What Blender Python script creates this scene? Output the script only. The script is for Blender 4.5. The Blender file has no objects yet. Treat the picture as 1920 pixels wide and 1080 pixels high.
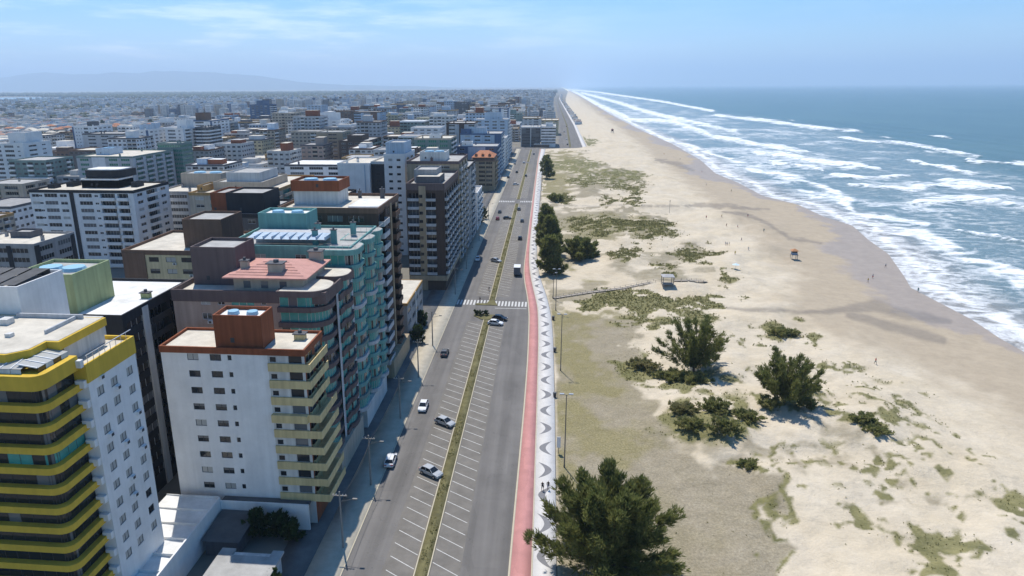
import bpy, math, random
import numpy as np
from mathutils import Vector, Matrix

random.seed(7)
rng = np.random.default_rng(7)
SC = bpy.context.scene
COL = SC.collection
R = math.radians

# ------------------------------------------------------------------ camera
F, CX, CY, CAMH = 1300.0, 900.0, 540.0, 66.0          # focal length and principal point in pixels of the 1920 px photograph
ROLL = R(0.34)
PITCH = math.atan((CY - (161.0 + math.tan(ROLL) * (960 - CX))) / F)
YAW = R(-5.4527)
def cam_axes():
    f = np.array([math.sin(YAW) * math.cos(PITCH), math.cos(YAW) * math.cos(PITCH), -math.sin(PITCH)])
    r = np.array([math.cos(YAW), -math.sin(YAW), 0.0]); u = np.cross(r, f)
    c, s = math.cos(ROLL), math.sin(ROLL)
    return c * r - s * u, s * r + c * u, f
AR, AU, AF = cam_axes()
cam_data = bpy.data.cameras.new('camera')
cam = bpy.data.objects.new('camera', cam_data); COL.objects.link(cam)
cam_data.sensor_width = 36.0; cam_data.lens = F / 1920 * 36
cam_data.shift_x = (960 - CX) / 1920
cam_data.clip_start = 1.0; cam_data.clip_end = 120000
M4 = Matrix([[AR[i], AU[i], -AF[i], (0, 0, CAMH)[i]] for i in range(3)] + [[0, 0, 0, 1]])
cam.matrix_world = M4
SC.camera = cam

# ------------------------------------------------------------------ light
SUN_EL = R(62.0)
SUN_AZ = math.atan2(-0.38, 0.925)                      # towards the sun, measured from +Y to +X
world = bpy.data.worlds.new('World'); SC.world = world; world.use_nodes = True
wn, wl = world.node_tree.nodes, world.node_tree.links
wn.clear()
w_out = wn.new('ShaderNodeOutputWorld'); w_bg = wn.new('ShaderNodeBackground')
w_sky = wn.new('ShaderNodeTexSky'); w_sky.sky_type = 'NISHITA'; w_sky.sun_disc = False
w_sky.sun_elevation = SUN_EL; w_sky.sun_rotation = SUN_AZ
w_sky.altitude = 0; w_sky.air_density = 0.8; w_sky.dust_density = 0.1; w_sky.ozone_density = 2.2
w_tc = wn.new('ShaderNodeTexCoord')
w_map = wn.new('ShaderNodeMapping'); w_map.inputs['Scale'].default_value = (4.0, 4.0, 30.0)
w_n = wn.new('ShaderNodeTexNoise'); w_n.inputs['Scale'].default_value = 1.6; w_n.inputs['Detail'].default_value = 8; w_n.inputs['Roughness'].default_value = 0.6
w_r = wn.new('ShaderNodeMapRange'); w_r.inputs['From Min'].default_value = 0.44; w_r.inputs['From Max'].default_value = 0.68; w_r.interpolation_type = 'SMOOTHSTEP'
w_sep = wn.new('ShaderNodeSeparateXYZ')
w_z = wn.new('ShaderNodeMapRange'); w_z.inputs['From Min'].default_value = 0.02; w_z.inputs['From Max'].default_value = 0.118
w_z.inputs['To Min'].default_value = 1.0; w_z.inputs['To Max'].default_value = 0.2
w_x = wn.new('ShaderNodeMapRange'); w_x.inputs['From Min'].default_value = -0.25; w_x.inputs['From Max'].default_value = 0.12
w_x.inputs['To Min'].default_value = 1.0; w_x.inputs['To Max'].default_value = 0.12
w_m = wn.new('ShaderNodeMath'); w_m.operation = 'MULTIPLY'; w_m2 = wn.new('ShaderNodeMath'); w_m2.operation = 'MULTIPLY'
w_mix = wn.new('ShaderNodeMix'); w_mix.data_type = 'RGBA'
w_hs = wn.new('ShaderNodeHueSaturation'); w_hs.inputs['Saturation'].default_value = 1.6; w_hs.inputs['Value'].default_value = 1.0
wl.new(w_tc.outputs['Generated'], w_map.inputs['Vector']); wl.new(w_map.outputs[0], w_n.inputs['Vector'])
wl.new(w_n.outputs['Fac'], w_r.inputs['Value'])
wl.new(w_tc.outputs['Generated'], w_sep.inputs[0]); wl.new(w_sep.outputs['Z'], w_z.inputs['Value']); wl.new(w_sep.outputs['X'], w_x.inputs['Value'])
wl.new(w_r.outputs[0], w_m.inputs[0]); wl.new(w_z.outputs[0], w_m.inputs[1])
wl.new(w_m.outputs[0], w_m2.inputs[0]); wl.new(w_x.outputs[0], w_m2.inputs[1])
wl.new(w_sky.outputs[0], w_hs.inputs['Color']); wl.new(w_hs.outputs[0], w_mix.inputs['A'])
w_mix.inputs['B'].default_value = (13.0, 13.3, 13.8, 1)
wl.new(w_m2.outputs[0], w_mix.inputs['Factor'])
wl.new(w_mix.outputs['Result'], w_bg.inputs['Color']); w_bg.inputs['Strength'].default_value = 0.118
wl.new(w_bg.outputs[0], w_out.inputs['Surface'])
sun_data = bpy.data.lights.new('sun', 'SUN'); sun_data.energy = 4.2; sun_data.angle = R(0.5); sun_data.color = (1.0, 0.955, 0.88)
sun = bpy.data.objects.new('sun', sun_data); COL.objects.link(sun)
sun_dir = Vector((math.sin(SUN_AZ) * math.cos(SUN_EL), math.cos(SUN_AZ) * math.cos(SUN_EL), math.sin(SUN_EL)))
sun.rotation_euler = sun_dir.to_track_quat('Z', 'Y').to_euler()
sun.location = (0, 0, 300)
SC.view_settings.view_transform = 'Standard'; SC.view_settings.look = 'None'
SC.view_settings.exposure = 0.36; SC.view_settings.gamma = 1.0
SC.cycles.use_denoising = True
SC.cycles.max_bounces = 6; SC.cycles.volume_bounces = 1; SC.cycles.transparent_max_bounces = 8
SC.cycles.sample_clamp_indirect = 4.0

# ------------------------------------------------------------------ pixel <-> world helpers
def ray(x, y):
    return AF + (x - CX) / F * AR - (y - CY) / F * AU
def G(x, y, z=0.0):                                   # where the pixel's ray meets the level z
    d = ray(x, y); t = (z - CAMH) / d[2]
    return np.array([d[0] * t, d[1] * t, z])
def PX(x, y, X0):                                     # where it meets the wall plane X = X0
    d = ray(x, y); t = X0 / d[0]
    return np.array([X0, d[1] * t, CAMH + d[2] * t])
def PY(x, y, Y0):
    d = ray(x, y); t = Y0 / d[1]
    return np.array([d[0] * t, Y0, CAMH + d[2] * t])
def proj(P):                                          # (N,3) -> (N,2) pixels
    D = np.asarray(P, float) - np.array([0, 0, CAMH])
    z = np.maximum(D @ AF, 1e-3)
    return np.stack([CX + F * (D @ AR) / z, CY - F * (D @ AU) / z], 1)

# value noise on arrays
_perm = rng.random((256, 256))
def vnoise(x, y):
    xi = np.floor(x).astype(int); yi = np.floor(y).astype(int); fx = x - xi; fy = y - yi
    fx = fx * fx * (3 - 2 * fx); fy = fy * fy * (3 - 2 * fy)
    a = _perm[xi & 255, yi & 255]; b = _perm[(xi + 1) & 255, yi & 255]; c = _perm[xi & 255, (yi + 1) & 255]; d = _perm[(xi + 1) & 255, (yi + 1) & 255]
    return (a * (1 - fx) + b * fx) * (1 - fy) + (c * (1 - fx) + d * fx) * fy
def fbm(x, y, o=4):
    s = 0; a = 0.5; t = 0
    for _ in range(o):
        s = s + a * vnoise(x, y); t += a; a *= 0.5; x = x * 2.03 + 17.1; y = y * 2.03 + 5.7
    return s / t
def sstep(a, b, x):
    t = np.clip((x - a) / (b - a), 0, 1); return t * t * (3 - 2 * t)

# ------------------------------------------------------------------ materials
MATS = {}
def srgb(r, g, b):
    f = lambda c: (c / 255 / 12.92) if c / 255 <= 0.04045 else ((c / 255 + 0.055) / 1.055) ** 2.4
    return (f(r), f(g), f(b))
def mat(name, col, rough=0.8, var=0.12, scale=0.5, bump=0.0, spec=0.3, metal=0.0, bscale=None, streak=0.0, trans=0.0):
    if name in MATS: return MATS[name]
    m = bpy.data.materials.new(name); m.use_nodes = True
    n, l = m.node_tree.nodes, m.node_tree.links
    b = n['Principled BSDF']
    b.inputs['Roughness'].default_value = rough; b.inputs['Specular IOR Level'].default_value = spec; b.inputs['Metallic'].default_value = metal
    g = n.new('ShaderNodeNewGeometry')
    if var > 0:
        t = n.new('ShaderNodeTexNoise'); t.inputs['Scale'].default_value = scale; t.inputs['Detail'].default_value = 6; t.inputs['Roughness'].default_value = 0.65
        l.new(g.outputs['Position'], t.inputs['Vector'])
        r = n.new('ShaderNodeMapRange'); r.inputs['From Min'].default_value = 0.25; r.inputs['From Max'].default_value = 0.75
        r.inputs['To Min'].default_value = 1 - var; r.inputs['To Max'].default_value = 1 + var * 0.6
        l.new(t.outputs['Fac'], r.inputs['Value'])
        fac = r.outputs[0]
        if streak > 0:                                # rain streaks down a wall
            mp = n.new('ShaderNodeMapping'); mp.inputs['Scale'].default_value = (1.6, 1.6, 0.07)
            l.new(g.outputs['Position'], mp.inputs['Vector'])
            t2 = n.new('ShaderNodeTexNoise'); t2.inputs['Scale'].default_value = 1.0; t2.inputs['Detail'].default_value = 5
            l.new(mp.outputs[0], t2.inputs['Vector'])
            r2 = n.new('ShaderNodeMapRange'); r2.inputs['From Min'].default_value = 0.35; r2.inputs['From Max'].default_value = 0.7
            r2.inputs['To Min'].default_value = 1 - streak; r2.inputs['To Max'].default_value = 1.0
            l.new(t2.outputs['Fac'], r2.inputs['Value'])
            mm = n.new('ShaderNodeMath'); mm.operation = 'MULTIPLY'; l.new(fac, mm.inputs[0]); l.new(r2.outputs[0], mm.inputs[1]); fac = mm.outputs[0]
        mx = n.new('ShaderNodeVectorMath'); mx.operation = 'SCALE'; mx.inputs[0].default_value = col[:3]
        l.new(fac, mx.inputs['Scale']); l.new(mx.outputs[0], b.inputs['Base Color'])
    else:
        b.inputs['Base Color'].default_value = (*col[:3], 1)
    if bump > 0:
        t3 = n.new('ShaderNodeTexNoise'); t3.inputs['Scale'].default_value = bscale or scale * 6; t3.inputs['Detail'].default_value = 4
        l.new(g.outputs['Position'], t3.inputs['Vector'])
        bp = n.new('ShaderNodeBump'); bp.inputs['Strength'].default_value = bump; bp.inputs['Distance'].default_value = 0.1
        l.new(t3.outputs['Fac'], bp.inputs['Height']); l.new(bp.outputs[0], b.inputs['Normal'])
    MATS[name] = m
    return m
def wallmat(name, col, streak=0.24): return mat(name, col, 0.85, 0.16, 0.22, 0.15, 0.25, bscale=3, streak=streak)
W = dict(
    white=wallmat('white_plaster', (0.78, 0.775, 0.76), 0.08), offwhite=wallmat('off_white_plaster', (0.66, 0.65, 0.62)),
    cream=wallmat('cream_plaster', (0.62, 0.53, 0.33)), beige=wallmat('beige_plaster', (0.50, 0.43, 0.34)),
    pink=wallmat('pink_beige_plaster', (0.46, 0.35, 0.29)), grey=wallmat('grey_plaster', (0.36, 0.36, 0.36)),
    lgrey=wallmat('light_grey_plaster', (0.52, 0.53, 0.54)), dgrey=wallmat('dark_grey_plaster', (0.13, 0.13, 0.14)),
    brown=wallmat('brown_tile', (0.185, 0.115, 0.08)), dbrown=wallmat('dark_brown_tile', (0.088, 0.060, 0.048)),
    plum=wallmat('plum_brown_plaster', (0.155, 0.115, 0.11)), black=wallmat('black_cladding', (0.034, 0.035, 0.04)),
    brick=wallmat('red_brown_paint', (0.27, 0.085, 0.038)), yellow=wallmat('ochre_yellow_paint', (0.66, 0.44, 0.055), 0.12),
    pyel=wallmat('pale_yellow_paint', (0.68, 0.545, 0.28)), blue=wallmat('slate_blue_paint', (0.09, 0.15, 0.26)),
    pblue=wallmat('pale_blue_paint', (0.48, 0.58, 0.68)), turq=wallmat('turquoise_paint', (0.17, 0.37, 0.35)),
    green=wallmat('sage_green_paint', (0.40, 0.46, 0.24)), teal=wallmat('grey_teal_paint', (0.20, 0.28, 0.26)),
    tan=wallmat('tan_plaster', (0.42, 0.33, 0.22)), ochre=wallmat('earth_ochre_paint', (0.46, 0.28, 0.11)),
)
GLASS = mat('dark_window_glass', (0.018, 0.022, 0.026), 0.06, 0.0, spec=0.5)
BLIND = mat('roller_blind_glass', (0.40, 0.40, 0.38), 0.35, 0.05, 1.0)
HALF = mat('grey_curtained_glass', (0.12, 0.13, 0.14), 0.12, 0.0, spec=0.5)
TGLASS = mat('turquoise_glass', (0.065, 0.32, 0.29), 0.25, 0.35, 0.6, spec=0.4)
GGLASS = mat('green_glass', (0.04, 0.20, 0.14), 0.08, 0.25, 0.5, spec=0.5)
SHUT = mat('grey_shutter', (0.16, 0.155, 0.15), 0.6, 0.1, 2)
FRAMEW = mat('white_frame', (0.72, 0.72, 0.72), 0.5, 0.0); FRAMED = mat('dark_frame', (0.05, 0.05, 0.055), 0.5, 0.0)
ALU = mat('aluminium', (0.55, 0.56, 0.58), 0.35, 0.0, metal=0.6)
def roofmat(name, col): return mat(name, col, 0.92, 0.30, 0.35, 0.2, 0.15, bscale=4)
RF = dict(cream=roofmat('cream_roof_screed', (0.60, 0.55, 0.46)), grey=roofmat('grey_roof_screed', (0.40, 0.39, 0.37)),
          white=roofmat('white_roof_coating', (0.74, 0.73, 0.70)), dark=roofmat('dark_roof_felt', (0.12, 0.12, 0.12)),
          clay=mat('clay_tile', (0.42, 0.17, 0.08), 0.85, 0.3, 0.8, 0.4, bscale=6), pinktile=mat('pink_clay_tile', (0.54, 0.285, 0.235), 0.85, 0.2, 0.7, 0.4, bscale=5),
          fibre=roofmat('fibre_cement_sheet', (0.32, 0.31, 0.30)), tank=mat('blue_water_tank', (0.30, 0.50, 0.62), 0.35, 0.08, 1.0))

# ------------------------------------------------------------------ mesh helpers
class MB:
    def __init__(s): s.v = []; s.f = []; s.m = []
    def quad(s, a, b, c, d, m=0):
        i = len(s.v); s.v += [tuple(a), tuple(b), tuple(c), tuple(d)]; s.f.append((i, i + 1, i + 2, i + 3)); s.m.append(m)
    def tri(s, a, b, c, m=0):
        i = len(s.v); s.v += [tuple(a), tuple(b), tuple(c)]; s.f.append((i, i + 1, i + 2)); s.m.append(m)
    def box(s, x0, x1, y0, y1, z0, z1, m=0, bottom=True, mt=None):
        i = len(s.v)
        s.v += [(x0, y0, z0), (x1, y0, z0), (x1, y1, z0), (x0, y1, z0), (x0, y0, z1), (x1, y0, z1), (x1, y1, z1), (x0, y1, z1)]
        fs = [(0, 1, 5, 4), (1, 2, 6, 5), (2, 3, 7, 6), (3, 0, 4, 7), (4, 5, 6, 7)] + ([(3, 2, 1, 0)] if bottom else [])
        s.f += [tuple(i + k for k in q) for q in fs]
        s.m += [m, m, m, m, m if mt is None else mt] + ([m] if bottom else [])
    def prism(s, poly, z0, z1, m=0, mt=None, cap=True, bot=False):
        i = len(s.v); n = len(poly)
        s.v += [(p[0], p[1], z0) for p in poly] + [(p[0], p[1], z1) for p in poly]
        for k in range(n):
            s.f.append((i + k, i + (k + 1) % n, i + n + (k + 1) % n, i + n + k)); s.m.append(m)
        if cap: s.f.append(tuple(i + n + k for k in range(n))); s.m.append(m if mt is None else mt)
        if bot: s.f.append(tuple(i + n - 1 - k for k in range(n))); s.m.append(m)
    def tube(s, p0, p1, r0, r1=None, n=6, m=0, cap=True):
        r1 = r0 if r1 is None else r1
        p0, p1 = Vector(p0), Vector(p1); d = (p1 - p0).normalized()
        a = d.orthogonal().normalized(); b = d.cross(a); i = len(s.v)
        for p, r in ((p0, r0), (p1, r1)):
            for k in range(n):
                t = 2 * math.pi * k / n; s.v.append(tuple(p + (a * math.cos(t) + b * math.sin(t)) * r))
        for k in range(n): s.f.append((i + k, i + (k + 1) % n, i + n + (k + 1) % n, i + n + k)); s.m.append(m)
        if cap: s.f.append(tuple(i + n + k for k in range(n))); s.m.append(m)
    def mesh(s, name, mats):
        me = bpy.data.meshes.new(name); me.from_pydata(s.v, [], s.f)
        for k in (mats if isinstance(mats, (list, tuple)) else [mats]): me.materials.append(k)
        if any(s.m): me.polygons.foreach_set('material_index', s.m)
        me.update(); return me
    def build(s, name, mats, parent=None, off=None):
        if off is not None: s.v = [(x - off[0], y - off[1], z - off[2]) for x, y, z in s.v]
        return link(name, s.mesh(name, mats), parent)
def link(name, me, parent=None, loc=None, rz=0.0):
    o = bpy.data.objects.new(name, me); COL.objects.link(o)
    if parent is not None: o.parent = parent
    if loc is not None: o.location = loc
    if rz: o.rotation_euler[2] = rz
    return o
def np_mesh(name, V, Q, mats, smooth=False, attrs=None):
    me = bpy.data.meshes.new(name); V = np.asarray(V, np.float32); Q = np.asarray(Q, np.int32)
    k = Q.shape[1]
    me.vertices.add(len(V)); me.vertices.foreach_set('co', V.ravel())
    me.loops.add(Q.size); me.loops.foreach_set('vertex_index', Q.ravel())
    me.polygons.add(len(Q)); me.polygons.foreach_set('loop_start', np.arange(0, Q.size, k, dtype=np.int32))
    for a, (val) in (attrs or {}).items():
        at = me.attributes.new(a, 'FLOAT', 'POINT'); at.data.foreach_set('value', np.asarray(val, np.float32))
    for m in (mats if isinstance(mats, (list, tuple)) else [mats]): me.materials.append(m)
    me.update(calc_edges=True); me.validate()
    if smooth: me.polygons.foreach_set('use_smooth', np.ones(len(Q), bool))
    return me
def tag(o, label=None, cat=None, group=None, kind=None):
    if label: o['label'] = label
    if cat: o['category'] = cat
    if group: o['group'] = group
    if kind: o['kind'] = kind
    return o
def empty(name, loc, label, cat, group=None, rz=0.0):
    o = bpy.data.objects.new(name, None); COL.objects.link(o); o.location = loc; o.rotation_euler[2] = rz
    o.empty_display_size = 0.5
    return tag(o, label, cat, group)
def copy_tree(o, parent=None):
    c = o.copy(); COL.objects.link(c); c.parent = parent
    for ch in o.children: copy_tree(ch, c)
    return c

# ------------------------------------------------------------------ outlines of the setting
def line(pts, z=0.0):
    w = np.array([G(x, y, z)[:2] for x, y in pts]); w = w[np.argsort(w[:, 1])]
    return w
def smooth_interp(w):
    ys = np.arange(-400, w[-1, 1] + 1, 4.0)
    xs = np.interp(ys, w[:, 1], w[:, 0]); k = np.hanning(9); k /= k.sum()
    xs = np.convolve(np.pad(xs, 4, 'edge'), k, 'valid')
    return lambda y: np.interp(y, ys, xs)
RKf = smooth_interp(line([(952, 1080), (982, 760), (988.6, 672), (991.7, 590), (988.6, 558), (982, 524), (981.7, 502), (987, 461), (991, 426), (1001, 351), (1008, 300), (1012, 282)]))
RRf = smooth_interp(line([(997, 1080), (1007, 760), (1010, 640), (1009, 577), (1001, 546), (994, 514), (992, 489), (994, 451), (996.5, 429), (1004, 351), (1010, 300), (1014, 282)]))
PRf = smooth_interp(line([(1043, 1080), (1040, 760), (1037, 640), (1034, 596), (1025, 555), (1015, 530), (1007.5, 499), (1006, 451), (1008, 420), (1014, 351), (1018, 300), (1022, 282)]))
SEA_Z = -0.5
_sh = line([(1915, 635), (1860, 600), (1800, 570), (1740, 540), (1727, 520), (1693, 477), (1653, 450), (1620, 423), (1567, 407), (1513, 383), (1447, 367), (1400, 343), (1355, 325), (1325, 300), (1268, 269), (1211, 245), (1150, 215), (1110, 192), (1085, 178), (1068, 170)], SEA_Z)
_shy = np.concatenate([[-600], _sh[:, 1], [20000, 60000]]); _shx = np.concatenate([[_sh[0, 0] + 3], _sh[:, 0], [480, 1100]])
SHf = lambda y: np.interp(y, _shy, _shx)
ROAD_L, MED_L, MED_R, END_Y = -27.5, -17.2, -15.4, 768.0
def WBf(y):                                            # western edge of the sand
    y = np.asarray(y, float)
    far = np.interp(y, [780, 1240, 2350, 3800, 9000, 60000], [45, 50, 61, 95, 250, 1000])
    t = sstep(768, 786, y)
    return (PRf(np.minimum(y, 765)) + 0.15) * (1 - t) + far * t

def strip(name, fa, fb, ys, z0, mats, kind='structure', edge=None):
    ys = np.asarray(ys, float); a, b = fa(ys), fb(ys); n = len(ys)
    V = np.zeros((2 * n, 3)); V[:n, 0] = a; V[n:, 0] = b; V[:n, 1] = V[n:, 1] = ys; V[:, 2] = z0
    i = np.arange(n - 1); Q = np.stack([i, i + n, i + n + 1, i + 1], 1)
    if edge:                                           # vertical kerb faces on both sides
        E = V.copy(); E[:, 2] = edge; V = np.concatenate([V, E])
        Q = np.concatenate([Q, np.stack([i, i + 1, i + 1 + 2 * n, i + 2 * n], 1), np.stack([i + n, i + 3 * n, i + 3 * n + 1, i + n + 1], 1)])
    o = link(name, np_mesh(name, V, Q, mats)); 
    if kind: o['kind'] = kind
    return o
const = lambda c: (lambda y: np.full_like(np.asarray(y, float), c))

# ------------------------------------------------------------------ ground, road, pavements
ASPH = mat('asphalt', (0.165, 0.155, 0.145), 0.9, 0.16, 0.12, 0.15, 0.2, bscale=8)
n_ = ASPH.node_tree.nodes; l_ = ASPH.node_tree.links   # tyre-worn lanes run along the road
def lane_wear(m):
    n, l = m.node_tree.nodes, m.node_tree.links; b = n['Principled BSDF']
    src = b.inputs['Base Color'].links[0].from_socket
    g = n.new('ShaderNodeNewGeometry'); mp = n.new('ShaderNodeMapping'); mp.inputs['Scale'].default_value = (0.55, 0.012, 1)
    t = n.new('ShaderNodeTexNoise'); t.inputs['Scale'].default_value = 1.0; t.inputs['Detail'].default_value = 3
    r = n.new('ShaderNodeMapRange'); r.inputs['From Min'].default_value = 0.3; r.inputs['From Max'].default_value = 0.7; r.inputs['To Min'].default_value = 0.80; r.inputs['To Max'].default_value = 1.14
    l.new(g.outputs['Position'], mp.inputs[0]); l.new(mp.outputs[0], t.inputs['Vector']); l.new(t.outputs['Fac'], r.inputs['Value'])
    mx = n.new('ShaderNodeVectorMath'); mx.operation = 'SCALE'; l.new(src, mx.inputs[0]); l.new(r.outputs[0], mx.inputs['Scale']); l.new(mx.outputs[0], b.inputs['Base Color'])
    bk = n.new('ShaderNodeTexVoronoi'); bk.feature = 'DISTANCE_TO_EDGE'; bk.inputs['Scale'].default_value = 0.16
    cr = n.new('ShaderNodeMapRange'); cr.inputs['From Max'].default_value = 0.006; cr.inputs['To Min'].default_value = 0.72; cr.inputs['To Max'].default_value = 1.0
    nz = n.new('ShaderNodeTexNoise'); nz.inputs['Scale'].default_value = 0.5
    va = n.new('ShaderNodeVectorMath'); va.operation = 'MULTIPLY_ADD'; va.inputs[1].default_value = (5, 5, 5)
    l.new(g.outputs['Position'], nz.inputs['Vector']); l.new(nz.outputs['Color'], va.inputs[0]); l.new(g.outputs['Position'], va.inputs[2]); l.new(va.outputs[0], bk.inputs['Vector'])
    l.new(bk.outputs['Distance'], cr.inputs['Value'])
    m2 = n.new('ShaderNodeVectorMath'); m2.operation = 'SCALE'; l.new(mx.outputs[0], m2.inputs[0]); l.new(cr.outputs[0], m2.inputs['Scale']); l.new(m2.outputs[0], b.inputs['Base Color'])
lane_wear(ASPH)
def patches(m, sc_, lo, hi):
    n, l = m.node_tree.nodes, m.node_tree.links; b = n['Principled BSDF']; src = b.inputs['Base Color'].links[0].from_socket
    g = n.new('ShaderNodeNewGeometry'); mp = n.new('ShaderNodeMapping'); mp.inputs['Scale'].default_value = (sc_ * 1.6, sc_ * 0.45, 1); v = n.new('ShaderNodeTexVoronoi'); v.distance = 'CHEBYCHEV'; v.inputs['Scale'].default_value = 1.0
    l.new(g.outputs['Position'], mp.inputs[0]); l.new(mp.outputs[0], v.inputs['Vector'])
    r = n.new('ShaderNodeMapRange'); r.inputs['To Min'].default_value = lo; r.inputs['To Max'].default_value = hi; s = n.new('ShaderNodeSeparateXYZ'); l.new(v.outputs['Color'], s.inputs[0]); l.new(s.outputs[0], r.inputs['Value'])
    x = n.new('ShaderNodeVectorMath'); x.operation = 'SCALE'; l.new(src, x.inputs[0]); l.new(r.outputs[0], x.inputs['Scale']); l.new(x.outputs[0], b.inputs['Base Color'])
patches(ASPH, 0.16, 0.93, 1.05)
STALL = mat('grey_paver_parking', (0.185, 0.170, 0.150), 0.9, 0.28, 0.35, 0.2, 0.2, bscale=6)
LGND = mat('town_ground', (0.20, 0.185, 0.155), 0.95, 0.35, 0.05, 0.2)
PAVE = mat('pale_paving', (0.46, 0.41, 0.32), 0.9, 0.22, 0.4, 0.2, bscale=5)
KERB = mat('pale_kerb', (0.52, 0.46, 0.34), 0.85, 0.12, 1.0)
RED = mat('red_cycle_path', (0.50, 0.235, 0.215), 0.85, 0.14, 0.35, 0.1, bscale=6)
PROM = mat('white_promenade_paving', (0.60, 0.575, 0.545), 0.85, 0.10, 0.8, 0.15, bscale=6)
CRES = mat('grey_paving_inlay', (0.20, 0.195, 0.20), 0.85, 0.15, 1.0)
PAINT = mat('white_road_paint', (0.56, 0.55, 0.52), 0.7, 0.30, 1.4)
MGRASS = mat('dry_median_grass', (0.16, 0.145, 0.07), 0.95, 0.5, 0.45, 0.5, 0.1, bscale=5)

gy = np.concatenate([np.arange(-400, 900, 25.0), np.geomspace(900, 60000, 60)])
strip('ground', const(-60000.0), lambda y: WBf(y) + 0.5, gy, -0.06, LGND)
ys = np.arange(-60, END_Y + 1, 4.0)
road = strip('road', const(ROAD_L), RKf, ys, 0.0, ASPH)
strip('sidewalk', const(-32.6), const(ROAD_L - 0.14), ys, 0.13, PAVE, edge=-0.05)
strip('forecourt', const(-37.5), const(-32.602), ys, 0.125, mat('shade_darkened_paving', (0.13, 0.125, 0.12), 0.9, 0.4, 0.25, 0.2), edge=-0.05)  # paving coloured dark to deepen the building shade along the facades
strip('kerb', const(ROAD_L - 0.14), const(ROAD_L + 0.02), ys, 0.135, KERB, edge=-0.05)
strip('cycle_path', lambda y: RKf(y) + 0.3, lambda y: RRf(y) - 0.12, ys, 0.12, RED, edge=-0.05)
strip('kerb', RKf, lambda y: RKf(y) + 0.298, ys, 0.128, KERB, edge=-0.05)
strip('kerb', lambda y: RRf(y) - 0.118, lambda y: RRf(y) + 0.10, ys, 0.126, KERB, edge=-0.05)
patches(RED, 0.5, 0.93, 1.05); patches(PROM, 0.6, 0.94, 1.03)
prom = strip('promenade', lambda y: RRf(y) + 0.102, PRf, ys, 0.13, PROM, edge=-0.05)
# cross streets behind the front row and the avenue's turn at the far end
for a, b in ((196, 214), (402, 416), (622, 634)):
    o = strip('side_street', const(-600.0), const(-37.6), [a, b], -0.03, ASPH); o.data.update()
tm = MB(); tm.quad((-44, END_Y + 0.0, 0.0), (42, END_Y, 0.0), (42, END_Y + 22, 0.0), (-44, END_Y + 22, 0.0)); o = tm.build('road', ASPH); o['kind'] = 'structure'
ys2 = np.array([790, 1240, 2350, 3800, 5200]); a2l = lambda y: np.interp(y, [790, 1240, 2350, 3800, 5200], [13, 22.5, 28, 40, 70]); a2r = lambda y: np.interp(y, [790, 1240, 2350, 3800, 5200], [40, 46, 52, 60, 92])
strip('road', a2l, a2r, ys2, 0.0, ASPH)
strip('median', lambda y: (a2l(y) + a2r(y)) / 2 - 1, lambda y: (a2l(y) + a2r(y)) / 2 + 1, ys2, 0.12, MGRASS, edge=-0.02)
strip('promenade', lambda y: a2r(y) + 0.05, lambda y: a2r(y) + 4.5, ys2, 0.13, PROM, edge=-0.05)
# median with kerbs, broken at the crossing
def median(y0, y1):
    yy = np.array([y0, y1])
    strip('median', const(MED_L), const(MED_R), yy, 0.15, MGRASS, edge=-0.02)
    strip('kerb', const(MED_L - 0.18), const(MED_L - 0.002), yy, 0.17, KERB, edge=-0.02)
    strip('kerb', const(MED_R + 0.002), const(MED_R + 0.18), yy, 0.17, KERB, edge=-0.02)
median(-60, 192.2); median(212, 402); median(418, 622); median(634, 760)
im = MB(); im.prism([(-20.6, 195.5), (-18, 192.4), (-15.2, 192.4), (-11.4, 193.6), (-12.5, 196.6), (-20.4, 197.6)], -0.02, 0.152); o = im.build('median', MGRASS); o['kind'] = 'structure'
im = MB(); im.prism([(-21.2, 206.4), (-14.2, 206.2), (-14.6, 207.6), (-15.6, 211.8), (-17.0, 211.8), (-17.8, 208.2), (-21.0, 208)], -0.02, 0.153); o = im.build('median', MGRASS); o['kind'] = 'structure'
# parking strips of darker pavers, one sheet above the road
for nm, a, b in (('parking_strip', -22.0, MED_L - 0.2), ('parking_strip', MED_R + 0.2, -10.9)):
    for y0, y1 in ((-60, 191), (216, 398), (424, 618)):
        strip(nm, const(a), const(b), [y0, y1], 0.004, STALL)
# painted marks: each line a piece of the road
lm = MB(); d = Vector((4.0, -2.6, 0)).normalized(); nrm = Vector((-d.y, d.x, 0)) * 0.062; e = d * 4.7
lm.quad(-nrm, e - nrm, e + nrm, nrm); line_me = lm.mesh('parking_line', PAINT)
for k in range(-3, 182):
    y = 84.0 + 3.08 * k
    for xs_, yo in ((MED_R + 0.3, 0.0), (-21.5, 0.9)):
        if (y + yo < 190 or 218 < y + yo < 400 or 424 < y + yo < 600) and y < 560 and random.random() > 0.03:
            link('parking_line', line_me, road, (xs_, y + yo, 0.008))
zm = MB(); zm.quad((-0.27, -2.5, 0), (0.27, -2.5, 0), (0.27, 2.5, 0), (-0.27, 2.5, 0)); zme = zm.mesh('zebra_stripe', PAINT)
for x in np.arange(-27.0, -17.4, 1.05): link('zebra_stripe', zme, road, (x, 209.2, 0.006))
for x in np.arange(-14.9, -5.2, 1.05): link('zebra_stripe', zme, road, (x, 208.6 - 0.03 * (x + 15), 0.006))
for x in np.arange(-27.0, -8, 1.05): 
    if not MED_L - 0.6 < x < MED_R + 0.6: link('zebra_stripe', zme, road, (x, 410, 0.006))
sm = MB(); sm.quad((0, 0, 0), (9.8, 0, 0), (9.8, 0.35, 0), (0, 0.35, 0)); link('stop_line', sm.mesh('stop_line', PAINT), road, (-14.9, 203.6, 0.006))
sm = MB(); sm.quad((-24.7, 60, 0.006), (-24.58, 60, 0.006), (-24.58, 190, 0.006), (-24.7, 190, 0.006))
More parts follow.
